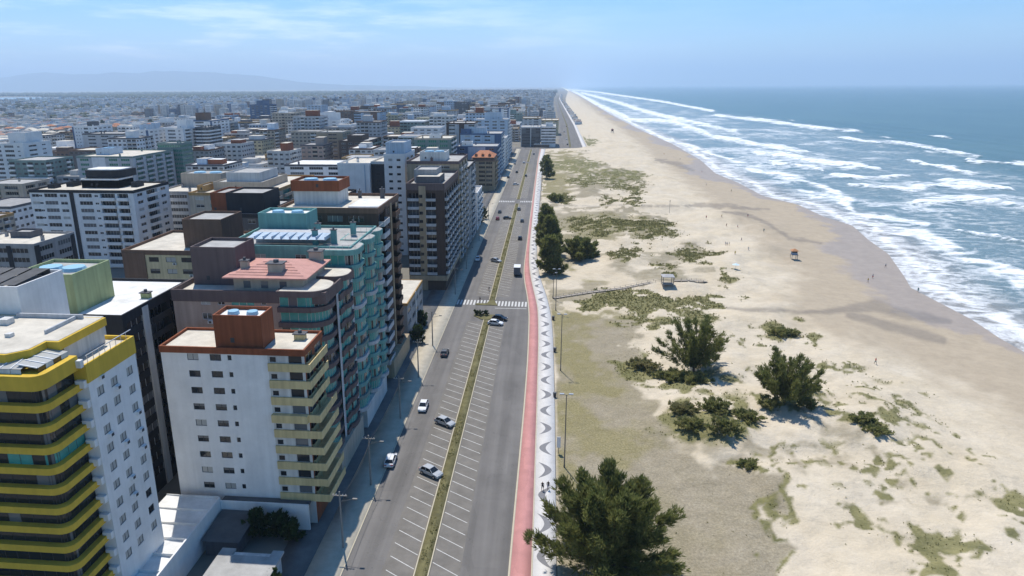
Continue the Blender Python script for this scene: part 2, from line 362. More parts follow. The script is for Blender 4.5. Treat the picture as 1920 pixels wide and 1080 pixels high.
# crescents let into the promenade, pointing right and left in turn
cm = MB(); ts = np.linspace(-1.15, 1.15, 11)
us_ = np.linspace(-1, 1, 11)
po = [(1.2 - 2.5 * abs(t) ** 2.0, 2.7 * t) for t in us_]
pi_ = [(-0.05 - 1.25 * abs(t) ** 1.7, 2.7 * t) for t in us_]
for i in range(10): cm.quad((*pi_[i], 0), (*po[i], 0), (*po[i + 1], 0), (*pi_[i + 1], 0))
cres_me = cm.mesh('paving_crescent', CRES)
for k in range(-2, 62):
    y = 86.5 + 7.93 * k * (1 if k < 60 else 1)
    if y > 560: break
    xm = float((RRf(y) + PRf(y)) / 2); w = float(PRf(y) - RRf(y)) / 3.75
    o = link('paving_crescent', cres_me, prom, (xm, y, 0.136)); s_ = 1 if k % 2 else -1
    o.scale = (w, 1, 1); o.rotation_euler[2] = 0 if s_ > 0 else math.pi

# ------------------------------------------------------------------ beach
by = [20.0]
while by[-1] < 9000: by.append(by[-1] + max(0.9, 0.0075 * by[-1] if by[-1] < 900 else 0.03 * by[-1]))
by = np.array(by); NC = 176
u = np.linspace(0, 1, NC); u = 0.85 * u + 0.15 * u ** 2
wb = WBf(by); sh = SHf(by) + 16.0
BX = wb[:, None] + (sh - wb)[:, None] * u[None]; BY = np.repeat(by[:, None], NC, 1)
fx, fy = BX.ravel(), BY.ravel()
dw = fx - WBf(fy); ds = SHf(fy) - fx                    # distance from the promenade and to the waterline
dune = sstep(14, 34, dw) * sstep(28, 62, ds)
n1 = fbm(fx / 22, fy / 26, 4); n2 = fbm(fx / 7 + 40, fy / 7, 3)
bz = 0.02 + dune * (np.maximum(n1 - 0.34, 0) * 7.5 + n2 * 1.3 - 0.4)
scarp = sstep(-1.0, 1.6, fx - (39.5 + 2.2 * np.sin(fy * 0.16) + 3 * (fbm(fx / 9, fy / 9) - 0.5))) * sstep(119, 112, fy)
bz += 1.1 * scarp * sstep(28, 62, ds)
slope = sstep(0, 55, ds)
bz = bz * (0.25 + 0.75 * sstep(20, 60, ds)) + np.where(ds < 55, (SEA_Z + 0.0 - 0.02) * (1 - slope), 0)
bz = np.where(ds < 0, SEA_Z + ds * 0.12, bz)
bz += 0.05 * (fbm(fx / 2.2, fy / 2.2, 2) - 0.5) * sstep(6, 20, ds) * sstep(1, 6, dw)
BV = np.stack([fx, fy, bz], 1)
P = proj(BV)
WN = np.stack([fbm(fx / 5, fy / 6 + 9, 4) - 0.5, fbm(fx / 5 + 31, fy / 6, 4) - 0.5], 1)
nz3 = fbm(fx / 3.2 + 3, fy / 3.6, 4); nz6 = fbm(fx / 9 + 13, fy / 11, 4)
sc = np.clip((P[:, 1] - 150) / 500, 0.15, 1.6)          # the warp shrinks with distance, as the ground does
PW = P + WN * np.stack([120 * sc, 50 * sc], 1)
def inpoly(Q, poly):
    x, y = Q[:, 0], Q[:, 1]; c = np.zeros(len(Q), bool); n = len(poly)
    for i in range(n):
        (x1, y1), (x2, y2) = poly[i], poly[(i + 1) % n]
        if y1 == y2: continue
        c ^= ((y1 > y) != (y2 > y)) & (x < (x2 - x1) * (y - y1) / (y2 - y1) + x1)
    return c.astype(float)
def ell(cx, cy, rx, ry, Q=None):
    rx, ry = rx * 1.12, ry * 1.12
    Q = PW if Q is None else Q
    return sstep(1.25, 0.65, np.hypot((Q[:, 0] - cx) / rx, (Q[:, 1] - cy) / ry))
def pline(Q, pts, yk=1.0):                              # distance / half-width to a polyline with (x, y, half-width)
    best = np.full(len(Q), 1e9)
    for (x1, y1, w1), (x2, y2, w2) in zip(pts[:-1], pts[1:]):
        dx, dy = x2 - x1, y2 - y1; t = np.clip(((Q[:, 0] - x1) * dx + (Q[:, 1] - y1) * dy) / (dx * dx + dy * dy + 1e-9), 0, 1)
        best = np.minimum(best, np.hypot(Q[:, 0] - x1 - t * dx, (Q[:, 1] - y1 - t * dy) * yk) / (w1 + (w2 - w1) * t))
    return best
# dry grass on the flat ground
grs = sum(inpoly(P + WN * np.stack([90 * sc, 40 * sc], 1) + np.array(o_) * sc[:, None], [(900, 1300), (1035, 700), (1030, 560), (1060, 585), (1205, 590), (1190, 640), (1190, 720), (1205, 745), (1290, 850), (1380, 885), (1470, 890), (1455, 960), (1468, 1080), (1500, 1300)]) for o_ in ((-9, 0), (9, 0), (0, 5), (0, -5), (-4, 3), (4, -3), (0, 0))) / 7
grs = np.maximum(grs, 0.75 * inpoly(PW, [(1010, 600), (1030, 470), (1070, 455), (1180, 480), (1300, 455), (1340, 470), (1330, 510), (1200, 545), (1050, 575)]) * sstep(0.38, 0.58, nz6))
grs = np.maximum(grs, 0.85 * inpoly(PW, [(1010, 470), (1020, 284), (1105, 282), (1100, 300), (1200, 325), (1215, 350), (1120, 372), (1035, 380), (1060, 390), (1190, 392), (1260, 415), (1260, 445), (1120, 450)]) * sstep(0.28, 0.5, nz6))
for a in ((1440, 835, 60, 22), (1540, 725, 45, 14), (1600, 800, 50, 25), (1700, 930, 60, 22), (1420, 870, 60, 18), (1290, 840, 70, 30), (1560, 850, 60, 18)):
    grs = np.maximum(grs, 0.7 * ell(*a) * sstep(0.4, 0.62, nz3))
grs *= sstep(-0.3, 0.4, dw)
oli = np.zeros(len(P))
for a in ((1105, 712, 60, 24), (1085, 598, 70, 18), (1120, 585, 90, 12), (1090, 790, 50, 40), (1105, 842, 26, 12), (1150, 830, 90, 30), (1075, 660, 30, 50), (1140, 425, 80, 20), (1060, 300, 40, 20), (1040, 345, 30, 25), (1065, 500, 30, 8), (1100, 525, 40, 8), (1060, 880, 30, 40)):
    oli = np.maximum(oli, ell(*a))
oli = np.clip(oli * sstep(0.25, 0.55, nz3 + 0.1), 0, 1) * 0.9 + 0.25 * grs * sstep(0.4, 0.65, nz6)
# low green dune scrub
veg = inpoly(PW, [(1062, 572), (1110, 552), (1180, 544), (1240, 556), (1345, 560), (1362, 576), (1300, 584), (1200, 586), (1120, 578)]) * sstep(0.30, 0.42, nz3 + 0.1)
for a in ((1200, 602, 52, 12), (1290, 600, 45, 13), (1140, 424, 72, 13), (1225, 430, 40, 16), (1285, 714, 80, 17), (1330, 785, 92, 40), (1440, 762, 34, 20), (1512, 765, 30, 20), (1500, 725, 40, 14),
          (1600, 775, 30, 14), (1630, 800, 34, 20), (1455, 626, 46, 16), (1515, 632, 14, 9), (1300, 478, 35, 14), (1080, 310, 45, 12), (1150, 332, 60, 12), (1090, 340, 25, 8), (1160, 350, 22, 6), (1190, 355, 18, 8),
          (1140, 378, 14, 7), (1185, 376, 18, 8), (1060, 372, 14, 8), (1405, 874, 26, 9), (1400, 558, 16, 6), (1365, 520, 20, 12), (1765, 1010, 28, 40), (1765, 1060, 24, 30), (1672, 915, 20, 12), (1655, 990, 20, 26),
          (1875, 940, 50, 8), (1905, 985, 16, 30), (1740, 955, 12, 8), (1690, 765, 26, 10), (1570, 690, 14, 8), (1600, 860, 14, 5), (1625, 868, 14, 5), (1200, 690, 30, 24), (1100, 265, 20, 8), (1245, 505, 18, 6), (1180, 470, 22, 10), (1160, 478, 16, 8)):
    veg = np.maximum(veg, ell(*a) * sstep(0.36, 0.5, nz3 + 0.04))
for s_ in ([(1690, 890, 4), (1735, 905, 7), (1795, 938, 4)], [(1840, 945, 4), (1880, 933, 7), (1920, 965, 6), (1950, 1010, 6)], [(1640, 955, 5), (1690, 980, 8), (1715, 1030, 6)], [(1690, 752, 3), (1735, 760, 5), (1712, 788, 6)], [(1560, 745, 4), (1620, 800, 7), (1665, 825, 5)],
           [(1478, 885, 8), (1450, 920, 10), (1458, 960, 11), (1462, 1020, 9), (1474, 1080, 10)], [(1480, 850, 4), (1530, 842, 5), (1560, 850, 3)], [(1740, 990, 6), (1790, 1010, 5), (1820, 1050, 4)], [(1880, 1000, 4), (1915, 1050, 6)], [(1590, 700, 3), (1600, 690, 4)], [(1410, 690, 3), (1440, 705, 4)], [(1330, 620, 4), (1380, 650, 3)]):
    veg = np.maximum(veg, 0.8 * sstep(1.6, 0.4, pline(PW, s_)) * sstep(0.30, 0.46, nz3))
zn = inpoly(PW, [(1390, 600), (1520, 610), (1700, 740), (1930, 920), (1960, 1200), (1580, 1200), (1500, 900), (1400, 880)])
veg = np.maximum(veg, 0.75 * zn * sstep(0.60, 0.68, fbm(fx / 2.3 + 5, fy / 2.6 + 11, 4)) * sstep(0.42, 0.55, fbm(fx / 14 + 2, fy / 14, 3)))
veg *= sstep(0.5, 2.0, dw) * sstep(25, 45, ds)
# wet sand towards the sea, streams and pools
wetl = np.interp(P[:, 1], [165, 200, 260, 300, 350, 420, 480, 520, 560, 600, 640, 700, 760, 1300], [1068, 1105, 1190, 1235, 1300, 1390, 1450, 1500, 1475, 1500, 1600, 1745, 1880, 2700])
wet = sstep(-80, 60, (P[:, 0] - wetl) / np.clip(sc, 0.1, 2) + WN[:, 0] * 110)
film = sstep(1.0, 0.8, (ds + WN[:, 0] * 14 + 5 * np.sin(fy / 9.0) * np.sin(fy / 31 + 1)) / np.clip(25 * (0.75 + 0.45 * np.sin(fy / 47 + 2)), 11, 30))
strm = np.maximum.reduce([sstep(1.2, 0.4, pline(P + WN * 8, s_)) for s_ in (
    [(1355, 577, 3), (1420, 582, 4), (1530, 586, 4), (1590, 580, 9), (1640, 572, 13), (1700, 590, 13), (1780, 602, 6)],
    [(1590, 590, 7), (1660, 608, 11), (1740, 630, 12), (1770, 640, 8)],
    [(1020, 385, 1.6), (1100, 386, 1.8), (1240, 385, 1.8), (1330, 387, 2.4), (1440, 392, 3.5)],
    [(1355, 398, 2.5), (1400, 402, 4), (1440, 420, 4), (1480, 446, 4), (1540, 456, 3)], [(1300, 384, 3), (1380, 386, 4)], [(1230, 300, 3), (1270, 308, 6), (1300, 320, 3)])])
nv, nr = NC, len(by)
ii = (np.arange(nr - 1)[:, None] * nv + np.arange(nv - 1)[None]).ravel()
BQ = np.stack([ii, ii + 1, ii + 1 + nv, ii + nv], 1)
def attr_node(n, name):
    a = n.new('ShaderNodeAttribute'); a.attribute_name = name; return a.outputs['Fac']
def sand_material():
    m = bpy.data.materials.new('beach_sand'); m.use_nodes = True; n, l = m.node_tree.nodes, m.node_tree.links; b = n['Principled BSDF']
    g = n.new('ShaderNodeNewGeometry')
    def noise(s, d=6, r=0.65, sc=None):
        t = n.new('ShaderNodeTexNoise'); t.inputs['Scale'].default_value = s; t.inputs['Detail'].default_value = d; t.inputs['Roughness'].default_value = r
        if sc:
            mp = n.new('ShaderNodeMapping'); mp.inputs['Scale'].default_value = sc; l.new(g.outputs['Position'], mp.inputs[0]); l.new(mp.outputs[0], t.inputs['Vector'])
        else: l.new(g.outputs['Position'], t.inputs['Vector'])
        return t.outputs['Fac']
    def mr(x, a, b_, c, d):
        r = n.new('ShaderNodeMapRange'); r.inputs['From Min'].default_value = a; r.inputs['From Max'].default_value = b_; r.inputs['To Min'].default_value = c; r.inputs['To Max'].default_value = d
        l.new(x, r.inputs['Value']); return r.outputs[0]
    def mixc(f, A, B):
        x = n.new('ShaderNodeMix'); x.data_type = 'RGBA'; l.new(f, x.inputs['Factor'])
        for s_, v in (('A', A), ('B', B)):
            if isinstance(v, tuple): x.inputs[s_].default_value = (*v, 1)
            else: l.new(v, x.inputs[s_])
        return x.outputs['Result']
    def scale(c, f):
        x = n.new('ShaderNodeVectorMath'); x.operation = 'SCALE'; l.new(c, x.inputs[0]); l.new(f, x.inputs['Scale']); return x.outputs[0]
    def add(a, k):
        x = n.new('ShaderNodeMath'); x.operation = 'ADD'; l.new(a, x.inputs[0])
        if isinstance(k, float): x.inputs[1].default_value = k
        else: l.new(k, x.inputs[1])
        return x.outputs[0]
    fine, mid, big = noise(2.6, 9, 0.78), noise(0.35), noise(0.06)
    c = mixc(mr(big, 0.35, 0.65, 0, 1), (0.56, 0.47, 0.335), (0.605, 0.525, 0.405))
    c = mixc(attr_node(n, 'wet'), c, (0.42, 0.345, 0.248))
    c = mixc(attr_node(n, 'film'), c, (0.355, 0.295, 0.24))
    sf = mr(attr_node(n, 'strm'), 0, 1, 0, 0.58)
    c = mixc(sf, c, (0.19, 0.165, 0.14))
    gf = mr(add(add(attr_node(n, 'grs'), mr(mid, 0.2, 0.8, -0.35, 0.35)), mr(fine, 0.2, 0.8, -0.3, 0.3)), 0.1, 0.85, 0, 1)
    gc = mixc(mr(fine, 0.32, 0.68, 0, 1), (0.25, 0.212, 0.145), (0.42, 0.36, 0.262))
    gc = mixc(mr(noise(0.22, 6, 0.72), 0.36, 0.64, 0, 0.75), gc, mixc(mr(fine, 0.32, 0.68, 0, 1), (0.19, 0.16, 0.10), (0.33, 0.28, 0.19)))
    gc = mixc(attr_node(n, 'oli'), gc, mixc(mr(fine, 0.35, 0.65, 0, 1), (0.17, 0.15, 0.06), (0.33, 0.28, 0.15)))
    c = mixc(gf, c, gc)
    vf = mr(add(attr_node(n, 'veg'), mr(fine, 0.2, 0.8, -0.35, 0.35)), 0.15, 0.7, 0, 0.92)
    c = mixc(vf, c, mixc(mr(mid, 0.35, 0.65, 0, 1), (0.115, 0.115, 0.034), (0.22, 0.20, 0.08)))
    rip = noise(0.7, 6, 0.7, (0.8, 1.1, 1)); pat = noise(0.16, 6, 0.7)
    c = scale(c, mr(mid, 0.25, 0.75, 0.90, 1.06)); c = scale(c, mr(fine, 0.25, 0.75, 0.86, 1.10)); c = scale(c, mr(rip, 0.3, 0.7, 0.95, 1.04)); c = scale(c, mr(pat, 0.3, 0.7, 0.90, 1.06))
    l.new(c, b.inputs['Base Color'])
    l.new(mr(attr_node(n, 'film'), 0, 1, 0.9, 0.5), b.inputs['Roughness']); b.inputs['Specular IOR Level'].default_value = 0.2
    bp = n.new('ShaderNodeBump'); bp.inputs['Distance'].default_value = 0.25
    l.new(mr(attr_node(n, 'wet'), 0, 1, 0.28, 0.03), bp.inputs['Strength']); l.new(fine, bp.inputs['Height'])
    bp2 = n.new('ShaderNodeBump'); bp2.inputs['Distance'].default_value = 1.0; l.new(mr(attr_node(n, 'wet'), 0, 1, 0.55, 0.0), bp2.inputs['Strength']); l.new(noise(0.4, 5, 0.62), bp2.inputs['Height']); l.new(bp.outputs[0], bp2.inputs['Normal']); l.new(bp2.outputs[0], b.inputs['Normal'])
    return m
beach_me = np_mesh('beach', BV, BQ, sand_material(), True, dict(grs=grs, oli=oli, veg=veg, wet=wet, film=film, strm=strm))
beach = link('beach', beach_me); beach['kind'] = 'structure'
def bheight(x, y):                                       # height of the sand below a point
    i = int(np.clip(np.searchsorted(by, y), 1, nr - 1)); row = BX[i]; j = int(np.clip(np.searchsorted(row, x), 1, nv - 1))
    a = bz.reshape(nr, nv)
    return float(min(a[i, j], a[i - 1, j], a[i, j - 1], a[i - 1, j - 1]))
def BG(x, y):                                            # pixel -> point on the sand
    p = G(x, y, 0.3)
    for _ in range(3): p = G(x, y, bheight(p[0], p[1]))
    return (float(p[0]), float(p[1]), float(p[2]))

# ------------------------------------------------------------------ sea
sy = np.concatenate([np.arange(-600, 60, 30), np.arange(60, 700, 2.5), np.geomspace(700, 60000, 190)])
st = np.concatenate([np.arange(-9, 430, 2.6), np.geomspace(432, 60000, 46)])
SXX = SHf(sy)[:, None] + st[None] * (1 + np.clip((sy - 900) / 20000, 0, 1))[:, None]; SYY = np.repeat(sy[:, None], len(st), 1)
sx, s_y = SXX.ravel(), SYY.ravel(); tt = np.repeat(st[None], len(sy), 0).ravel()
SV = np.stack([sx, s_y, np.full_like(sx, SEA_Z)], 1)
SP = proj(SV)
swn = np.stack([fbm(sx / 16, s_y / 22, 4) - 0.5, fbm(sx / 16 + 9, s_y / 22 + 4, 4) - 0.5], 1)
ssc = np.clip((SP[:, 1] - 155) / 200, 0.04, 1.3)[:, None]
SPW = SP + swn * ssc * np.array([55.0, 16.0])
strokes = [
    [(1417, 286, 6), (1487, 293, 8), (1533, 303, 9), (1600, 312, 8), (1640, 316, 3)], [(1408, 318, 5), (1450, 323, 8), (1500, 337, 9), (1553, 357, 10), (1590, 380, 6)],
    [(1600, 345, 4), (1650, 350, 6), (1717, 352, 7), (1783, 343, 9), (1833, 347, 9), (1893, 353, 3)], [(1720, 378, 5), (1800, 374, 11), (1850, 378, 12), (1920, 390, 9), (2000, 400, 8)],
    [(1733, 280, 2), (1800, 288, 4), (1840, 293, 2)], [(1807, 302, 3), (1917, 308, 5), (2000, 316, 5)],
    [(1640, 440, 5), (1717, 436, 9), (1767, 460, 10), (1817, 482, 10), (1867, 500, 10), (1940, 530, 10)], [(1700, 487, 3), (1760, 503, 4), (1800, 523, 4), (1820, 553, 3)],
    [(1600, 400, 5), (1660, 405, 7), (1730, 420, 6)], [(1800, 430, 3), (1870, 440, 5), (1930, 455, 5)], [(1500, 360, 5), (1560, 372, 6), (1610, 395, 6)],
    [(1057, 167, 1.6), (1115, 172, 2), (1240, 190, 3), (1335, 208, 3.5)], [(1340, 216, 3), (1431, 226, 5), (1527, 240, 5.5), (1618, 246, 2)],
    [(1575, 259, 2), (1695, 269, 4), (1767, 281, 4), (1838, 293, 2)], [(1091, 174, 3), (1158, 192, 5), (1216, 211, 6), (1307, 231, 6), (1383, 248, 4)],
    [(1177, 224, 5), (1264, 228, 7), (1335, 255, 7), (1431, 274, 7), (1503, 284, 5)], [(1211, 243, 3), (1268, 267, 5), (1335, 288, 5), (1400, 305, 5)],
    [(1075, 171, 3), (1130, 200, 6), (1180, 222, 7)], [(1757, 257, 1.5), (1772, 258, 2)], [(1480, 223, 1), (1492, 224, 1.5)], [(1660, 256, 1), (1672, 258, 1.5)],
    [(1800, 560, 3), (1850, 590, 4), (1925, 636, 5)], [(1850, 565, 3), (1885, 590, 4)], [(1690, 300, 3), (1760, 312, 4), (1830, 325, 4)], [(1560, 330, 3), (1640, 332, 4), (1700, 330, 3)], [(1440, 305, 4), (1540, 318, 5)],
]
foam = np.zeros(len(SP))
for s_ in strokes: foam = np.maximum(foam, sstep(1.7, 0.3, pline(SPW, s_, 1.5)))
outer = np.interp(s_y, [-600, 150, 400, 620, 700, 1090, 1960, 9000, 60000], [250, 250, 255, 262, 275, 330, 300, 260, 200])
inner = sstep(1.0, 0.55, tt / outer)
foam = np.maximum(foam * 1.0, inner * (0.17 + 0.46 * sstep(0.4, 0.72, fbm(sx / 34 + 7, s_y / 34, 4))))
edge = sstep(5.5, 1.0, np.abs(tt - 3.0 + swn[:, 0] * 9)); foam = np.maximum(foam, edge * 0.95)
foam = np.maximum(foam, 0.55 * sstep(26, 5, tt))
sand_mix = sstep(30, -2, tt)
SV[:, 2] += np.where(tt > 4, 1.2 * foam ** 2 * sstep(20, 60, tt) + 0.35 * np.sin(tt / 6.5 + 5 * fbm(sx / 60, s_y / 60, 2)) * sstep(8, 70, tt), 0) * sstep(2600, 900, s_y)
ns_, nt_ = len(sy), len(st); ii = (np.arange(ns_ - 1)[:, None] * nt_ + np.arange(nt_ - 1)[None]).ravel()
SQ = np.stack([ii, ii + 1, ii + 1 + nt_, ii + nt_], 1)
def sea_material():
    m = bpy.data.materials.new('sea_water'); m.use_nodes = True; n, l = m.node_tree.nodes, m.node_tree.links; b = n['Principled BSDF']
    g = n.new('ShaderNodeNewGeometry')
    def noise(s, d, r, sc):
        mp = n.new('ShaderNodeMapping'); mp.inputs['Scale'].default_value = sc; l.new(g.outputs['Position'], mp.inputs[0])
        t = n.new('ShaderNodeTexNoise'); t.inputs['Scale'].default_value = s; t.inputs['Detail'].default_value = d; t.inputs['Roughness'].default_value = r; t.inputs['Distortion'].default_value = 0.6
        l.new(mp.outputs[0], t.inputs['Vector']); return t.outputs['Fac']
    def mr(x, a, b_, c, d):
        r = n.new('ShaderNodeMapRange'); r.inputs['From Min'].default_value = a; r.inputs['From Max'].default_value = b_; r.inputs['To Min'].default_value = c; r.inputs['To Max'].default_value = d
        l.new(x, r.inputs['Value']); return r.outputs[0]
    def mixc(f, A, B):
        x = n.new('ShaderNodeMix'); x.data_type = 'RGBA'; l.new(f, x.inputs['Factor'])
        for s_, v in (('A', A), ('B', B)):
            if isinstance(v, tuple): x.inputs[s_].default_value = (*v, 1)
            else: l.new(v, x.inputs[s_])
        return x.outputs['Result']
    web = noise(0.10, 8, 0.62, (0.6, 1.0, 1)); web2 = noise(0.22, 10, 0.75, (0.45, 1, 1)); big = noise(0.006, 4, 0.55, (1, 0.5, 1)); chop = noise(0.35, 6, 0.6, (1, 0.6, 1))
    ad = n.new('ShaderNodeMath'); ad.operation = 'ADD'; l.new(attr_node(n, 'foam'), ad.inputs[0]); ab = n.new('ShaderNodeMath'); ab.operation = 'SUBTRACT'; l.new(web, ab.inputs[0]); ab.inputs[1].default_value = 0.5
    ab2 = n.new('ShaderNodeMath'); ab2.operation = 'ABSOLUTE'; l.new(ab.outputs[0], ab2.inputs[0])
    lace = mr(ab2.outputs[0], 0.0, 0.16, 0.42, -0.5)
    sm_ = n.new('ShaderNodeMath'); sm_.operation = 'ADD'; l.new(lace, sm_.inputs[0]); l.new(mr(web2, 0.25, 0.75, -0.35, 0.35), sm_.inputs[1])
    l.new(sm_.outputs[0], ad.inputs[1])
    ff = mr(ad.outputs[0], 0.38, 1.25, 0, 1)
    deep = mixc(mr(big, 0.4, 0.62, 0, 1), (0.065, 0.128, 0.138), (0.082, 0.152, 0.155))
    near = mixc(attr_node(n, 'surf'), deep, (0.15, 0.215, 0.23))
    near = mixc(attr_node(n, 'sandy'), near, (0.27, 0.25, 0.22))
    c = mixc(ff, near, (0.82, 0.84, 0.85))
    l.new(c, b.inputs['Base Color']); b.inputs['IOR'].default_value = 1.33
    l.new(mr(ff, 0, 1, 0.28, 0.9), b.inputs['Roughness']); b.inputs['Specular IOR Level'].default_value = 0.35
    bp = n.new('ShaderNodeBump'); bp.inputs['Strength'].default_value = 0.9; bp.inputs['Distance'].default_value = 1.2
    l.new(chop, bp.inputs['Height']); l.new(bp.outputs[0], b.inputs['Normal'])
    return m
sea = link('sea', np_mesh('sea', SV, SQ, sea_material(), True, dict(foam=foam, surf=inner, sandy=sand_mix))); sea['kind'] = 'structure'

# ------------------------------------------------------------------ far land: mountains, lagoon, woods
mx_px = [(-500, 150), (-250, 146), (0, 145), (60, 139), (95, 137), (130, 141), (170, 139), (230, 137), (300, 135), (350, 133), (400, 136), (450, 140), (500, 144), (545, 150), (590, 156), (650, 159), (740, 161), (830, 163), (900, 166)]
MTN = mat('forested_mountain', (0.035, 0.055, 0.05), 0.95, 0.3, 0.0008)
mp_ = [PY(x, y, 23000.0) for x, y in mx_px]
gx = np.linspace(mp_[0][0], mp_[-1][0], 240); hh = np.interp(gx, [p[0] for p in mp_], [p[2] for p in mp_]) - 6 + 60 * (fbm(gx / 700, gx * 0 + 2.5, 4) - 0.5)
rows = []; yr = np.linspace(18000, 28000, 41)
for y in yr:
    k = math.exp(-((y - 23000) / 1900) ** 2); nn = fbm(gx / 900 + 3, np.full_like(gx, y / 900), 4)
    rows.append(np.stack([gx, np.full_like(gx, y), np.maximum(hh * k * (1 + (0.35 * (nn - 0.5) if abs(y - 23000) > 200 else 0.06 * (nn - 0.5))) - 4, -1)], 1))
V = np.concatenate(rows); nn_ = len(gx); ii = (np.arange(len(yr) - 1)[:, None] * nn_ + np.arange(nn_ - 1)[None]).ravel()
o = link('mountain_range', np_mesh('mountain_range', V, np.stack([ii, ii + 1, ii + 1 + nn_, ii + nn_], 1), MTN, True)); o['kind'] = 'structure'
LAG = mat('lagoon_water', (0.10, 0.20, 0.24), 0.12, 0.1, 0.001, spec=0.5)
lg = MB(); lp = [G(*p) for p in ((-400, 198), (-100, 194), (0, 192.5), (60, 190), (130, 189.5), (175, 187.5), (215, 186.2), (180, 184.5), (60, 182), (-300, 186))]
lg.v = [(p[0], p[1], 0.05) for p in lp]; lg.f = [tuple(range(len(lp)))]; lg.m = [0]
o = lg.build('lagoon', LAG); o['kind'] = 'structure'

# ------------------------------------------------------------------ buildings
WIN = {}
def window_mesh(w, h, var, frame):
    k = (round(w, 2), round(h, 2), var, frame.name)
    if k in WIN: return WIN[k]
    m = MB(); t = 0.06
    m.box(-w / 2, w / 2, -0.05, 0.02, 0, t, 0); m.box(-w / 2, w / 2, -0.05, 0.02, h - t, h, 0)
    m.box(-w / 2, -w / 2 + t, -0.05, 0.02, t, h - t, 0); m.box(w / 2 - t, w / 2, -0.05, 0.02, t, h - t, 0)
    if w > 1.0: m.box(-t / 2, t / 2, -0.045, 0.02, t, h - t, 0)
    split = {0: h - t, 1: h * 0.55, 2: t}[var]
    if split > t: m.quad((-w / 2 + t, 0, t), (w / 2 - t, 0, t), (w / 2 - t, 0, split), (-w / 2 + t, 0, split), 1)
    if split < h - t: m.quad((-w / 2 + t, -0.02, split), (w / 2 - t, -0.02, split), (w / 2 - t, -0.02, h - t), (-w / 2 + t, -0.02, h - t), 2)
    WIN[k] = m.mesh('window', [frame, GLASS, BLIND if var == 2 else SHUT]); return WIN[k]
BAL = {}
def balcony_mesh(w, d, h, mt, kind):
    k = (round(w, 2), d, h, mt.name, kind)
    if k in BAL: return BAL[k]
    m = MB(); m.box(-w / 2, w / 2, -d, 0, -0.16, 0.0, 0)
    if kind == 'solid':
        m.box(-w / 2, w / 2, -d, -d + 0.12, 0.0, h, 0); m.box(-w / 2, -w / 2 + 0.12, -d + 0.12, 0, 0, h, 0); m.box(w / 2 - 0.12, w / 2, -d + 0.12, 0, 0, h, 0)
    else:
        m.box(-w / 2, w / 2, -d, -d + 0.04, 0.12, h - 0.08, 1); m.box(-w / 2, w / 2, -d - 0.02, -d + 0.06, h - 0.08, h, 2)
        m.box(-w / 2, -w / 2 + 0.04, -d + 0.06, 0, 0.0, h, 1); m.box(w / 2 - 0.04, w / 2, -d + 0.06, 0, 0.0, h, 1)
    BAL[k] = m.mesh('balcony', [mt, TGLASS if kind == 'tglass' else HALF, ALU]); return BAL[k]
def pane_mesh(w, h, gm):
    k = ('pane', round(w, 2), round(h, 2), gm.name)
    if k in WIN: return WIN[k]
    m = MB(); m.quad((-w / 2, 0, 0), (w / 2, 0, 0), (w / 2, 0, h), (-w / 2, 0, h), 0)
    nb = max(1, int(w / 1.1))
    for i in range(nb + 1):
        x = -w / 2 + w * i / nb; m.box(max(x - 0.03, -w / 2), min(x + 0.03, w / 2), -0.06, -0.005, 0, h, 1)
    WIN[k] = m.mesh('glass_door', [gm, ALU]); return WIN[k]
AC = MB(); AC.box(-0.4, 0.4, -0.32, 0, 0, 0.5, 0); AC.box(-0.26, 0.26, -0.335, -0.321, 0.06, 0.44, 1); AC_ME = AC.mesh('air_conditioner', [FRAMEW, FRAMED])

